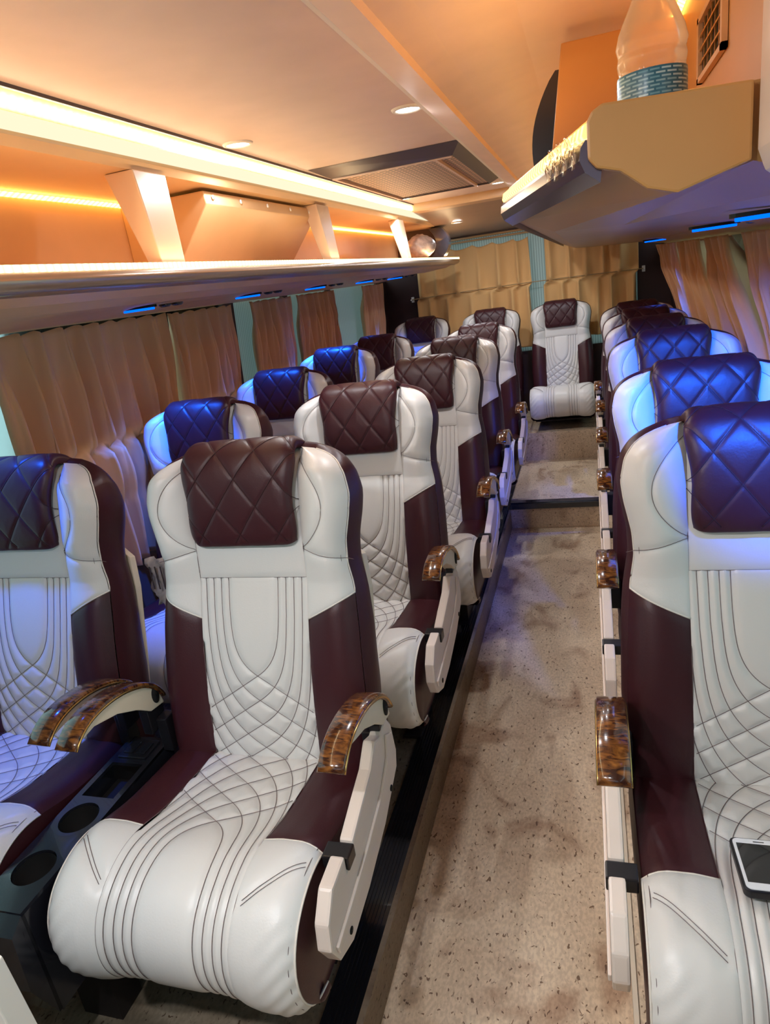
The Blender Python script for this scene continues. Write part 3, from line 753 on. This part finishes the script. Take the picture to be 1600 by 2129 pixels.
# sloped housing inside the rack
hs = empty('duct_housing', (-1.15, 2.35, .2), 'beige sloped housing box with rivets inside the left rack between two brackets', 'box')
mb = MB(); prof = [(-1.33, .325), (-1.045, .325), (-1.040, .290), (-1.20, .100), (-1.33, .100)]
P = [(x + 1.15, z - .2) for x, z in prof]; mb.prism(P, 1, 1.93 - 2.35, 2.80 - 2.35); mb.build('housing', M['rack'], hs, bevel=.004)
mb = MB()
for yy in (1.97, 2.15, 2.35, 2.55, 2.74): mb.lathe([(.0005, 0), (.006, 0), (.007, .003), (.0005, .004)][::-1], (-1.040 + 1.15, yy - 2.35, .308 - .2), 10, axis=0)
mb.build('rivet', M['piping'], hs, True)
# wrapped bundle and dark speaker shapes at the far end of the rack
mb = MB(); n = 28
V = []; 
for j in range(15):
    for i in range(n):
        a = 2 * PI * i / n; r = .075 * math.sin(PI * (j + .3) / 14.6) ** .6 * (1 + .06 * math.sin(5 * a + j) + .04 * math.sin(11 * a - j * 1.7))
        V.append((-1.02 + (j - 7) * .014, 4.62 + r * math.cos(a) * 1.6, .195 + r * math.sin(a)))
F = [(j * n + i, j * n + (i + 1) % n, (j + 1) * n + (i + 1) % n, (j + 1) * n + i) for j in range(14) for i in range(n)] + [tuple(range(n)), tuple(range(14 * n, 15 * n))]
mb.add(V, F); M['wrap'] = mat('grey_wrapping', (.42, .34, .32), .3, noise=(25, .4))
tag(mb.build('wrapped_bundle', M['wrap'], None, True), 'crumpled grey-wrapped bundle lying in the left rack by its farthest bracket', 'bundle')
mb = MB(); th = np.linspace(-1, 1, 14)
arcp = [(-.97 + .05 * (1 - t * t), .225 + t * .10) for t in th] + [(-1.06 + .05 * (1 - t * t), .225 + t * .10) for t in th[::-1]]
mb.prism(arcp, 1, 5.10, 5.2); mb.build('speaker_panel', M['blackgloss'], None, False)
tag(bpy.data.objects['speaker_panel'], 'dark curved panel at the rear end of the left rack, before the rear curtain', 'panel')
mb = MB(); mb.prism([(-1.34, .09), (-1.34, .335), (-1.02, .335), (-1.00, .25), (-.99, .09)], 1, 5.22, 5.30); structure(mb.build('trim_13', M['pillar'], None))

# ------------------------------------------------------------------ right overhead duct and rack
mb = MB(); mb.prism([(.20, .162), (.20, .46), (.60, .46), (.60, .162)], 1, .955, YR); structure(mb.build('wall_right_upper', M['rack_right'], None))
mb = MB(); mb.prism([(.190, .085), (.198, .062), (.215, .050), (.62, .02), (.62, .46), (.190, .46)], 1, .86, .938); structure(mb.build('trim_14', M['cream_metal'], None, bevel=.006))
r2 = empty('luggage_rack', (.2, 0, .1), 'right luggage rack end with tan boxed end panel, film-wrapped chrome edge pointing at the aisle', 'luggage rack')
R0 = (.2, .1)
near = [(.012, .146), (.022, .159), (.19, .158), (.57, .158), (.59, .01), (.30, .040), (.19, .076), (.108, .056), (.045, .088), (.016, .100)]
far = [(-.158, .146), (-.150, .158), (.19, .158), (.57, .158), (.59, -.005), (.40, .034), (.08, .048), (-.06, .056), (-.135, .088), (-.156, .098)]
fx = [(x - R0[0], z - R0[1]) for x, z in near]; gx = [(x - R0[0], z - R0[1]) for x, z in far]
def loft(mb, secs, mi=0):
    k = len(secs[0][1]); V = []; F = []
    for y, s in secs: V += [(p[0], y, p[1]) for p in s]
    for j in range(len(secs) - 1):
        F += [(j * k + i, j * k + (i + 1) % k, (j + 1) * k + (i + 1) % k, (j + 1) * k + i) for i in range(k)]
    F += [tuple(range(k)), tuple(range((len(secs) - 1) * k, len(secs) * k))]; mb.add(V, F, mi)
mb = MB(); loft(mb, [(.955, fx), (1.62, gx), (YE, gx)]); mb.build('tray', M['rack_right'], r2)
mb = MB(); ep = [(x - R0[0], z - R0[1]) for x, z in [(.008, .148), (.014, .158), (.026, .164), (.186, .157), (.186, .076), (.108, .054), (.075, .064), (.045, .088), (.018, .096), (.008, .108)]]
mb.prism(ep, 1, .940, .954); mb.build('end_panel', M['rack_right'], r2, bevel=.003)
def lipsec(x, z): return [(x - R0[0] + a, z - R0[1] + b) for a, b in [(.004, .002), (-.006, .0), (-.009, -.012), (-.007, -.016), (.004, -.014)]]
mb = MB(); loft(mb, [(.956, lipsec(.012, .148)), (1.62, lipsec(-.158, .148)), (YE, lipsec(-.158, .148))]); mb.build('led_tape', M['led_lip_right'], r2)
area('edge_glow', (-.150 - R0[0], 3.6, .152 - R0[1]), (.012, 3.9), 9, (1, .60, .20), (0, 0, 1), r2).rotation_euler = (0, PI, 0)
area('edge_glow', (-.070 - R0[0], 1.29, .152 - R0[1]), (.012, .6), 2, (1, .52, .17), (.1, 0, 1), r2).rotation_euler = (0, PI, math.atan(.17 / .664))
def msec(x, z): return [(x - R0[0] + a, z - R0[1] + b) for a, b in [(-.006, 0), (-.012, -.008), (-.014, -.022), (-.008, -.036), (.010, -.050), (.015, -.01)]]
mb = MB(); loft(mb, [(.956, msec(.012, .131)), (1.62, msec(-.158, .131)), (YE, msec(-.158, .131))]); mb.build('lip_moulding', M['chrome_dark'], r2, False)
# loose packing film on the edge
V = []; F = []; nu, nv = 40, 10
for j in range(nv + 1):
    for i in range(nu + 1):
        u, v = i / nu, .25 + .75 * j / nv; t = .02 + .26 * u; x = .012 - .170 * t; y = .956 + .664 * t
        zz = .152 - v * (.036 + .014 * math.sin(u * 23)); off = .0165 + .0015 * math.sin(u * 47 + v * 9) + .001 * math.sin(u * 91 - v * 5)
        V.append((x - off * .97 - R0[0] + (.012 if v < .1 else 0), y - off * .25, zz - R0[1] + (.004 if v < .1 else 0)))
F = [(j * (nu + 1) + i, j * (nu + 1) + i + 1, (j + 1) * (nu + 1) + i + 1, (j + 1) * (nu + 1) + i) for j in range(nv) for i in range(nu)]
mesh_obj('packing_film', V, F, M['film'], r2)['label'] = 'torn clear film over the edge'
# transverse bulkhead on the rack and glossy curved panel beside it
mb = MB(); mb.prism([(-.068, .15), (-.030, .412), (.20, .412), (.20, .15)], 1, 1.66, 1.69)
tag(mb.build('rack_divider', M['rack_right'], None, bevel=.003), 'orange-lit upright divider board standing across the right rack behind the bottle', 'board')
mb = MB(); tt = np.linspace(0, 1, 14)
cur = [(-.045 - .050 * t ** .7 - .022 * math.sin(PI * t), .375 - .215 * t) for t in tt]
mb.prism(cur + [(-.060, .16), (-.025, .375)], 1, 1.70, 1.76)
tag(mb.build('speaker_panel', M['blackgloss'], None), 'tall glossy black curved panel edge beside the right divider board', 'panel')
mb = MB(); mb.tube([(-.052 - .050 * t ** .7 - .022 * math.sin(PI * t), 1.70, .375 - .215 * t) for t in tt], .0016, 5)
# vent on the duct side
vt = empty('air_vent', (.199, 1.30, .29), 'square brown lattice vent on the duct side above the bottle', 'air vent')
mb = MB(); h, w = .047, .115; d = .008
for a in ((-w, -w + .014, -h, h), (w - .014, w, -h, h), (-w, w, -h, -h + .008), (-w, w, h - .008, h)): mb.box(-d, 0, a[0], a[1], a[2], a[3])
mb.build('frame', M['rack'], vt)
mb = MB()
for k in range(5): mb.box(-.004, -.001, -w + .014 + (k + 1) * .0335 - .002, -w + .014 + (k + 1) * .0335 + .002, -h + .008, h - .008)
for k in range(3): mb.box(-.006, -.002, -w + .014, w - .014, -h + .008 + (k + 1) * .0195 - .0015, -h + .008 + (k + 1) * .0195 + .0015)
mb.build('lattice', M['gold'], vt)
mb = MB(); mb.box(-.0008, 0, -w + .01, w - .01, -h + .006, h - .006); mb.build('opening', M['hole'], vt)
e = empty('led_strip', (.19, 1.3, .425), 'orange light strip in the corner between ceiling and right duct', 'light strip')
mb = MB(); mb.prism([(.006, .0), (.006, -.010), (-.006, -.002)], 1, -.34, 4.2); mb.build('led_tape', M['led_orange'], e)

# ------------------------------------------------------------------ bottle
bx, by, bz = .088, 1.03, .140
bt = empty('water_bottle', (bx, by, bz), 'clear plastic water bottle with teal label standing in the right rack', 'bottle')
prof = [(.001, .0), (.030, .001), (.038, .008), (.040, .03), (.0400, .050), (.0392, .064), (.0415, .075), (.0400, .082), (.0425, .092), (.0385, .106), (.032, .120), (.025, .134), (.019, .148), (.015, .162), (.014, .17), (.014, .185), (.001, .186)]
bp = []
for i in range(len(prof) - 1):
    for s in range(4): bp.append(tuple(np.array(prof[i]) + (np.array(prof[i + 1]) - np.array(prof[i])) * s / 4))
bp.append(prof[-1])
M['pet'] = glass('clear_pet_plastic', (.97, .93, .88)); _nt = M['pet'].node_tree
_d = _nt.nodes.new('ShaderNodeBsdfTranslucent'); _d.inputs[0].default_value = (.95, .86, .75, 1); _mx = _nt.nodes.new('ShaderNodeMixShader'); _mx.inputs[0].default_value = .32
_src = _nt.nodes['Material Output'].inputs[0].links[0].from_socket; _nt.links.new(_src, _mx.inputs[1]); _nt.links.new(_d.outputs[0], _mx.inputs[2]); _nt.links.new(_mx.outputs[0], _nt.nodes['Material Output'].inputs[0])
mb = MB(); mb.lathe(bp, (0, 0, 0), 36)
v = np.array(mb.v); a = np.arctan2(v[:, 1], v[:, 0]); rr = 1 + .02 * np.sin(4 * a + v[:, 2] * 60) * (v[:, 2] > .06); v[:, 0] *= rr; v[:, 1] *= rr; mb.v = [tuple(p) for p in v]
mb.build('bottle_body', M['pet'], bt, True)
m = bpy.data.materials.new('printed_label'); m.use_nodes = True; nt = m.node_tree; b = nt.nodes['Principled BSDF']
tc = nt.nodes.new('ShaderNodeTexCoord'); br = nt.nodes.new('ShaderNodeTexBrick'); nt.links.new(tc.outputs['Object'], br.inputs['Vector'])
mp = nt.nodes.new('ShaderNodeMapping'); mp.inputs['Rotation'].default_value = (PI / 2, 0, 0); nt.links.new(tc.outputs['Object'], mp.inputs[0]); nt.links.new(mp.outputs[0], br.inputs['Vector'])
br.inputs['Scale'].default_value = 1; br.inputs['Brick Width'].default_value = .013; br.inputs['Row Height'].default_value = .0042; br.inputs['Mortar Size'].default_value = .0012
br.inputs['Color1'].default_value = (.45, .62, .62, 1); br.inputs['Color2'].default_value = (.10, .27, .33, 1); br.inputs['Mortar'].default_value = (.03, .13, .19, 1)
nt.links.new(br.outputs[0], b.inputs['Base Color']); b.inputs['Roughness'].default_value = .3
mb = MB(); mb.lathe([(.0410, .020), (.0413, .024), (.0413, .056), (.0408, .060)], (0, 0, 0), 36); mb.build('label', m, bt, True)['label'] = 'teal printed label'
mb = MB(); mb.lathe([(.001, .208), (.0155, .208), (.0165, .204), (.0165, .186), (.001, .186)], (0, 0, 0), 20); mb.build('cap', M['phonewhite'], bt, True)

# ------------------------------------------------------------------ blue reading lamps with nozzles
def lamp(x, y, z, lab, rot=0, pw=1.0, tilt=(0, 0, -1), ang=1.15):
    e = empty('reading_lamp', (x, y, z), lab, 'reading lamp', 'blue reading lamps under the racks', rot=(0, 0, rot))
    pts = [(.06 * math.cos(a) if abs(math.cos(a)) > 0 else 0, .013 * math.sin(a)) for a in np.linspace(0, 2 * PI, 25)[:-1]]
    mb = MB(); mb.prism([(p[0] * 1.15, p[1] * 1.3) for p in pts], 2, -.004, .004); mb.build('bezel', M['black'], e)
    mb = MB(); mb.prism(pts, 2, -.011, -.003); mb.build('lens', M['blue'], e, bevel=.002)
    for sx in (.10, .145):
        mb = MB(); mb.lathe([(.001, -.004), (.008, -.005), (.013, -.010), (.019, -.006), (.021, 0)], (sx, .0, 0), 16); mb.build('air_nozzle', M['blackgloss'], e, True)
    l = bpy.data.lights.new('blue_glow', 'SPOT'); l.energy = pw * 36; l.color = (.01, .12, 1); l.spot_size = ang; l.spot_blend = .75; l.shadow_soft_size = .025
    o = bpy.data.objects.new('blue_glow', l); COL.objects.link(o); o.parent = e; o.location = (0, 0, -.02); o.rotation_euler = Vector(tilt).to_track_quat('-Z', 'Y').to_euler()
LB = ['blue reading lamp out past the left picture edge', 'blue reading lamp under the left rack, nearest one in view above the long curtain', 'blue reading lamp under the left rack, second in view, over the pillar',
      'blue reading lamp under the left rack, third in view, over the narrow curtain', 'blue reading lamp under the left rack, fourth in view, over the teal film', 'blue reading lamp under the left rack, farthest, at the rear corner']
for i, y in enumerate([1.22, 2.0, 2.79, 3.6, 4.5, 5.3]): lamp(-1.40, y, .036, LB[i], pw=(.8, 1.9, 1.0, 2.0, 1.2, 1.5)[i])
RB = ['blue reading lamp under the right rack at the right picture edge', 'long blue reading lamp under the right rack above the leaning curtains', 'small blue reading lamp under the right rack, farthest of the three']
lamp(.36, .86, .030, 'blue reading lamp above the seat with the phone, past the right picture edge', pw=2.8, tilt=(-.06, 1.5, -1), ang=.85)
for i, (x, y) in enumerate([(.33, 1.50), (.362, 2.30), (.40, 4.55)]): lamp(x, y, .030, RB[i], pw=(2.8, 1.3, 1.2)[i], tilt=((0, 1.35, -1), (-.25, 1.1, -1), (0, -.2, -1))[i])

# ------------------------------------------------------------------ curtains
def curtain(name, side, y0, y1, z0, z1, pleats, label, lean=0.0, off=.042, cord=None, seed=0, am=1.0, bot=None, m='curtain'):
    r = np.random.RandomState(seed); f = XL if side < 0 else XR
    ph = np.cumsum(r.uniform(.6, 1.4, pleats + 1)); ph = (ph - ph[0]) / (ph[-1] - ph[0]); jit = r.uniform(-1, 1, 40)
    nu, nv = pleats * 16, 44; bot = bot or (y0, y1)
    def fn(u, v):
        k = np.interp(u, ph, np.arange(pleats + 1)); z = z1 + (z0 - z1) * v
        a = .026 + .008 * np.sin(k * 1.7 + seed)
        amp = am * a * (.45 + .9 * np.clip(v / .25, 0, 1))
        if cord is not None:
            amp = amp * (1 - .75 * np.exp(-((z - cord) / .012) ** 2))
            k = k + np.where(z < cord, .5, 0) * np.clip((cord - z) / .02, 0, 1)
        x = np.array([f(q) for q in z]) - side * (off + amp * (np.sign(np.sin(2 * PI * k)) * np.abs(np.sin(2 * PI * k)) ** .7 + .30 * np.sin(4 * PI * k + 1 + 3 * v)) + .004 * np.sin(9 * k + 14 * v))
        x = x + side * lean * v
        if cord is not None: x = x - side * .018 * np.sin(PI * np.clip((cord - z) / .2, 0, 1))
        y = y0 + (y1 - y0) * u + v * ((bot[0] - y0) * (1 - u) + (bot[1] - y1) * u) + .012 * np.cos(2 * PI * k) * (1 - .4 * v)
        y = y + .02 * np.sin(3 * v + k * .9 + seed) * v * .5
        zz = z - .010 * np.abs(np.sin(PI * k)) * (v < .01)
        return np.stack([x, y, zz], -1)
    o = gobj(name, fn, nu, nv, M[m], None); sd = o.modifiers.new('thick', 'SOLIDIFY'); sd.thickness = .0025
    return tag(o, label, 'curtain')
ctl = 'window_curtain'
curtain(ctl, -1, 1.52, 2.46, -.86, .012, 9, 'wide tan curtain on the left window nearest the camera, tied by a cord low down', cord=-.40, seed=1, bot=(1.59, 2.43))
curtain(ctl, -1, 2.465, 3.01, -.70, .008, 6, 'tan curtain on the left window just before the first dark pillar', cord=-.40, seed=2)
curtain(ctl, -1, 3.20, 3.72, -.62, .010, 5, 'tan curtain with one pale fold between the first pillar and the dark post', seed=3)
curtain(ctl, -1, 3.80, 4.45, -.62, .010, 7, 'purple-lit tan curtain left of the bare teal window', seed=4, off=.045)
curtain(ctl, -1, 5.08, 5.66, -.62, .010, 5, 'narrow tan curtain right of the bare teal window, by the rear corner', seed=5)
RC = 'window_curtain'
curtain(RC, 1, 4.55, 5.75, -.62, .0, 8, 'bunched tan curtain on the right side nearest the rear corner', lean=.10, am=1.5, seed=6, off=.07, bot=(4.30, 4.9))
curtain(RC, 1, 3.62, 4.50, -.66, .0, 6, 'leaning tan curtain on the right side, second from the rear', lean=.10, am=1.6, seed=7, off=.07, bot=(3.35, 4.2))
curtain(RC, 1, 2.92, 3.48, -.66, .0, 4, 'leaning tan curtain on the right side between two bright window gaps', lean=.11, am=1.6, seed=8, off=.07, bot=(2.62, 3.15))
curtain(RC, 1, 2.0, 2.72, -.66, .0, 6, 'blue-edged curtain at the right picture edge', lean=.08, am=1.5, seed=9, off=.07, bot=(1.9, 2.5))

def rear_curtain(x0, x1, ztop0, ztop1, zb, label, seed, pleats, bot=0):
    r = np.random.RandomState(seed); ph = np.cumsum(r.uniform(.7, 1.3, pleats + 1)); ph = (ph - ph[0]) / (ph[-1] - ph[0]); cord = -.16
    def fn(u, v):
        k = np.interp(u, ph, np.arange(pleats + 1)); zt = ztop0 + (ztop1 - ztop0) * u - .022 * np.abs(np.sin(PI * k)); z = zt + (zb - zt) * v
        amp = (.032 + .010 * np.sin(k * 2 + seed)) * (.5 + .6 * v)
        amp = amp * (1 - .8 * np.exp(-((z - cord) / .014) ** 2)); kk = k + np.where(z < cord, .45, 0) * np.clip((cord - z) / .02, 0, 1)
        s = np.sin(2 * PI * kk) + .45 * np.sin(PI * kk + 2.2 * v) - .25 * np.sin(4 * PI * kk + 1.5 * v)
        y = YR - .062 - amp * s - .006 * np.sin(7 * k + 9 * v)
        x = x0 + (x1 - x0) * u + .012 * np.cos(2 * PI * kk) + bot * v * (u - .5)
        return np.stack([x, y, z], -1)
    o = gobj('rear_curtain', fn, pleats * 12, 60, M['curtain_rear'], None); sd = o.modifiers.new('thick', 'SOLIDIFY'); sd.thickness = .0025
    return tag(o, label, 'curtain')
rear_curtain(-1.36, -.44, .20, .20, -.66, 'ochre rear curtain left of the teal gap, hanging off its rod in scallops', 11, 6, bot=.05)
rear_curtain(-.315, .385, .225, .225, -.62, 'ochre rear curtain right of the teal gap, behind the rack', 12, 5)
mb = MB(); mb.tube([(-1.38, YR - .03, .235), (.41, YR - .03, .235)], .008, 8); mb.tube([(-1.38, YR - .005, .262), (.41, YR - .005, .262)], .010, 8)
tag(mb.build('curtain_rod', M['rack'], None, True), 'thin tan rod across the top of the rear window', 'rod')
mb = MB(); mb.tube([(x, YR - .078 - .004 * math.sin(x * 9), -.16 + .012 * math.sin((x + 1.4) * 1.7)) for x in np.linspace(-1.42, .43, 40)], .0035, 5)
tag(mb.build('tie_string', M['cord'], None, True), 'taut cord holding the rear curtains against the window', 'cord')
for x, lab in ((-1.43, 'small white cord hook on the left rear pillar'), (.435, 'small white cord hook on the right rear pillar')):
    mb = MB(); mb.box(x - .012, x + .012, YR - .02, YR + .001, -.185, -.140); mb.box(x - .006, x + .006, YR - .082, YR - .02, -.168, -.156)
    tag(mb.build('cord_hook', M['phonewhite'], None, bevel=.003), lab, 'hook')

# ------------------------------------------------------------------ cup-holder consoles between the left seat pairs
def console(y, label):
    e = empty('cup_console', (-1.074, y, PZ), label, 'console', 'black cup-holder consoles between paired seats')
    cu = bpy.data.curves.new('plate', 'CURVE'); cu.dimensions = '2D'; cu.fill_mode = 'BOTH'; cu.extrude = .004
    def spl(pts):
        s = cu.splines.new('POLY'); s.points.add(len(pts) - 1); s.use_cyclic_u = True
        for p, q in zip(s.points, pts): p.co = (q[0], q[1], 0, 1)
    HWD = .056
    spl([(-HWD, -.47), (HWD, -.47), (HWD, .02), (-HWD, .02)])
    for cy in (-.375, -.245): spl([(.041 * math.cos(a), cy + .043 * math.sin(a)) for a in np.linspace(0, 2 * PI, 33)[:-1]])
    spl([(-.042, -.185), (.042, -.185), (.042, -.075), (-.042, -.075)])
    tmp = bpy.data.objects.new('tmp', cu); COL.objects.link(tmp); dg = bpy.context.evaluated_depsgraph_get(); me = bpy.data.meshes.new_from_object(tmp.evaluated_get(dg)); bpy.data.objects.remove(tmp)
    me.materials.clear(); me.materials.append(M['blackgloss'])
    top = bpy.data.objects.new('top_plate', me); COL.objects.link(top); top.parent = e; top.location = (0, 0, .447)
    mb = MB(); mb.box(-HWD, HWD, -.47, -.462, .20, .443); mb.box(-HWD, -HWD + .006, -.462, .02, .20, .443); mb.box(HWD - .006, HWD, -.462, .02, .20, .443); mb.box(-HWD, HWD, -.462, .02, .195, .20)
    mb.prism([(-.463, .451), (-.50, .425), (-.505, .30), (-.47, .20), (-.462, .20)], 0, -HWD, HWD)
    mb.build('console_body', M['blackgloss'], e)
    for cy in (-.375, -.245):
        mb = MB(); mb.lathe([(.0412, .445), (.040, .37), (.001, .369)], (0, cy, 0), 32); mb.build('cup_well', M['hole'], e, True)
    mb = MB(); mb.box(-.042, .042, -.185, -.075, .40, .402); mb.build('tray', M['hole'], e)
    mb = MB(); mb.box(-.038, .038, -.060, .005, .451, .456); mb.build('switch_plate', M['black'], e, bevel=.002)
    for k in (-1, 1):
        mb = MB(); mb.box(k * .017 - .012, k * .017 + .012, -.048, -.008, .456, .460); mb.build('switch', M['blackgloss'], e, bevel=.001)
    mb = MB(); mb.box(-.05, .05, -.35, -.28, 0, .2); mb.build('post', M['frame'], e)
    return e
c0 = console(ROW[0] + .0, 'black console with two round cup holders between the two nearest left seats')
stain = MB(); stain.lathe([(.0005, .0012), (.014, .0010), (.016, 0)], (-.012, -.405, .372), 14); stain.build('paint_chip', M['phonewhite'], c0, True)['label'] = 'white worn patch in the front cup holder'
for i, lab in ((1, 'black console between the second pair of left seats, hidden behind the nearest seat'), (2, 'black console between the third pair of left seats'), (3, 'black console between the fourth pair of left seats'), (4, 'black console between the fifth pair of left seats')):
    t = copy_tree(c0); t.location.y = ROW[i] + .01; t['label'] = lab; t.location.x = (AX[i] + WX[i]) / 2
    for ch in list(t.children):
        if ch.name.startswith('paint_chip'): bpy.data.objects.remove(ch)

# ------------------------------------------------------------------ phone on the right front cushion
ph = empty('phone', (.2335, .912, -.936), 'white-faced smartphone in a black case lying on the right front seat', 'phone', rot=(-.16, 0, 0))
def rrect(w, h, r, n=6):
    P = []
    for cx, cy, a0 in ((w - r, h - r, 0), (-w + r, h - r, 90), (-w + r, -h + r, 180), (w - r, -h + r, 270)):
        for k in range(n + 1): a = math.radians(a0 + 90 * k / n); P.append((cx + r * math.cos(a), cy + r * math.sin(a)))
    return P
mb = MB(); mb.prism(rrect(.0425, .063, .011), 2, -.006, .0065); mb.build('case', M['black'], ph, bevel=.002)
mb = MB(); mb.prism(rrect(.0385, .059, .009), 2, .0060, .0078); mb.build('face', M['phonewhite'], ph)
mb = MB(); mb.prism([(-.034, -.0445), (.034, -.0445), (.034, .0465), (-.034, .0465)], 2, .0077, .0083); mb.build('screen', M['screen'], ph)
mb = MB(); mb.lathe([(.0050, .0079), (.0054, .0086), (.0058, .0079)], (0, -.0515, 0), 20); mb.build('home_button', M['trimgrey'], ph, True)
mb = MB(); mb.box(-.008, .008, .0515, .0530, .0078, .0083); mb.build('earpiece', M['black'], ph)

# ------------------------------------------------------------------ printed paper tucked between the seats, white-edged board bottom left
pp = empty('folded_paper', (-1.165, 1.50, -.72), 'crumpled printed paper in the gap behind the left-edge seat', 'paper')
nu = 12
V = [(-.06 + .12 * i / nu, .012 * math.sin(i * 1.3 + j), -.07 + .15 * j / nu) for j in range(nu + 1) for i in range(nu + 1)]
F = [(j * (nu + 1) + i, j * (nu + 1) + i + 1, (j + 1) * (nu + 1) + i + 1, (j + 1) * (nu + 1) + i) for j in range(nu) for i in range(nu)]
o = mesh_obj('sheet', V, F, M['paper'], pp); sd = o.modifiers.new('thick', 'SOLIDIFY'); sd.thickness = .002
mb = MB()
for k in range(5): mb.box(-.045 + k * .018, -.041 + k * .018, -.018, -.0165, -.01, .06)
mb.build('printing', M['trimgrey'], pp)
mb = MB(); P = [(-.765, -.60), (-.735, -.60), (-.735, -1.45), (-.765, -1.45)]
bd = empty('partition_board', (-.80, .44, -1.43), 'dark board with white edge cut off in the bottom left corner', 'partition')
mb = MB(); mb.prism([(.042, .50), (.030, .66), (-.30, .80), (-.30, 0), (.05, 0)], 1, -.012, .012); mb.build('board', M['pillar'], bd)
mb = MB(); mb.prism([(.062, .50), (.046, .68), (-.30, .83), (-.30, .80), (.030, .66), (.042, .50), (.05, 0), (.074, 0)], 1, -.016, .016); mb.build('edge_strip', M['piping'], bd, bevel=.002)
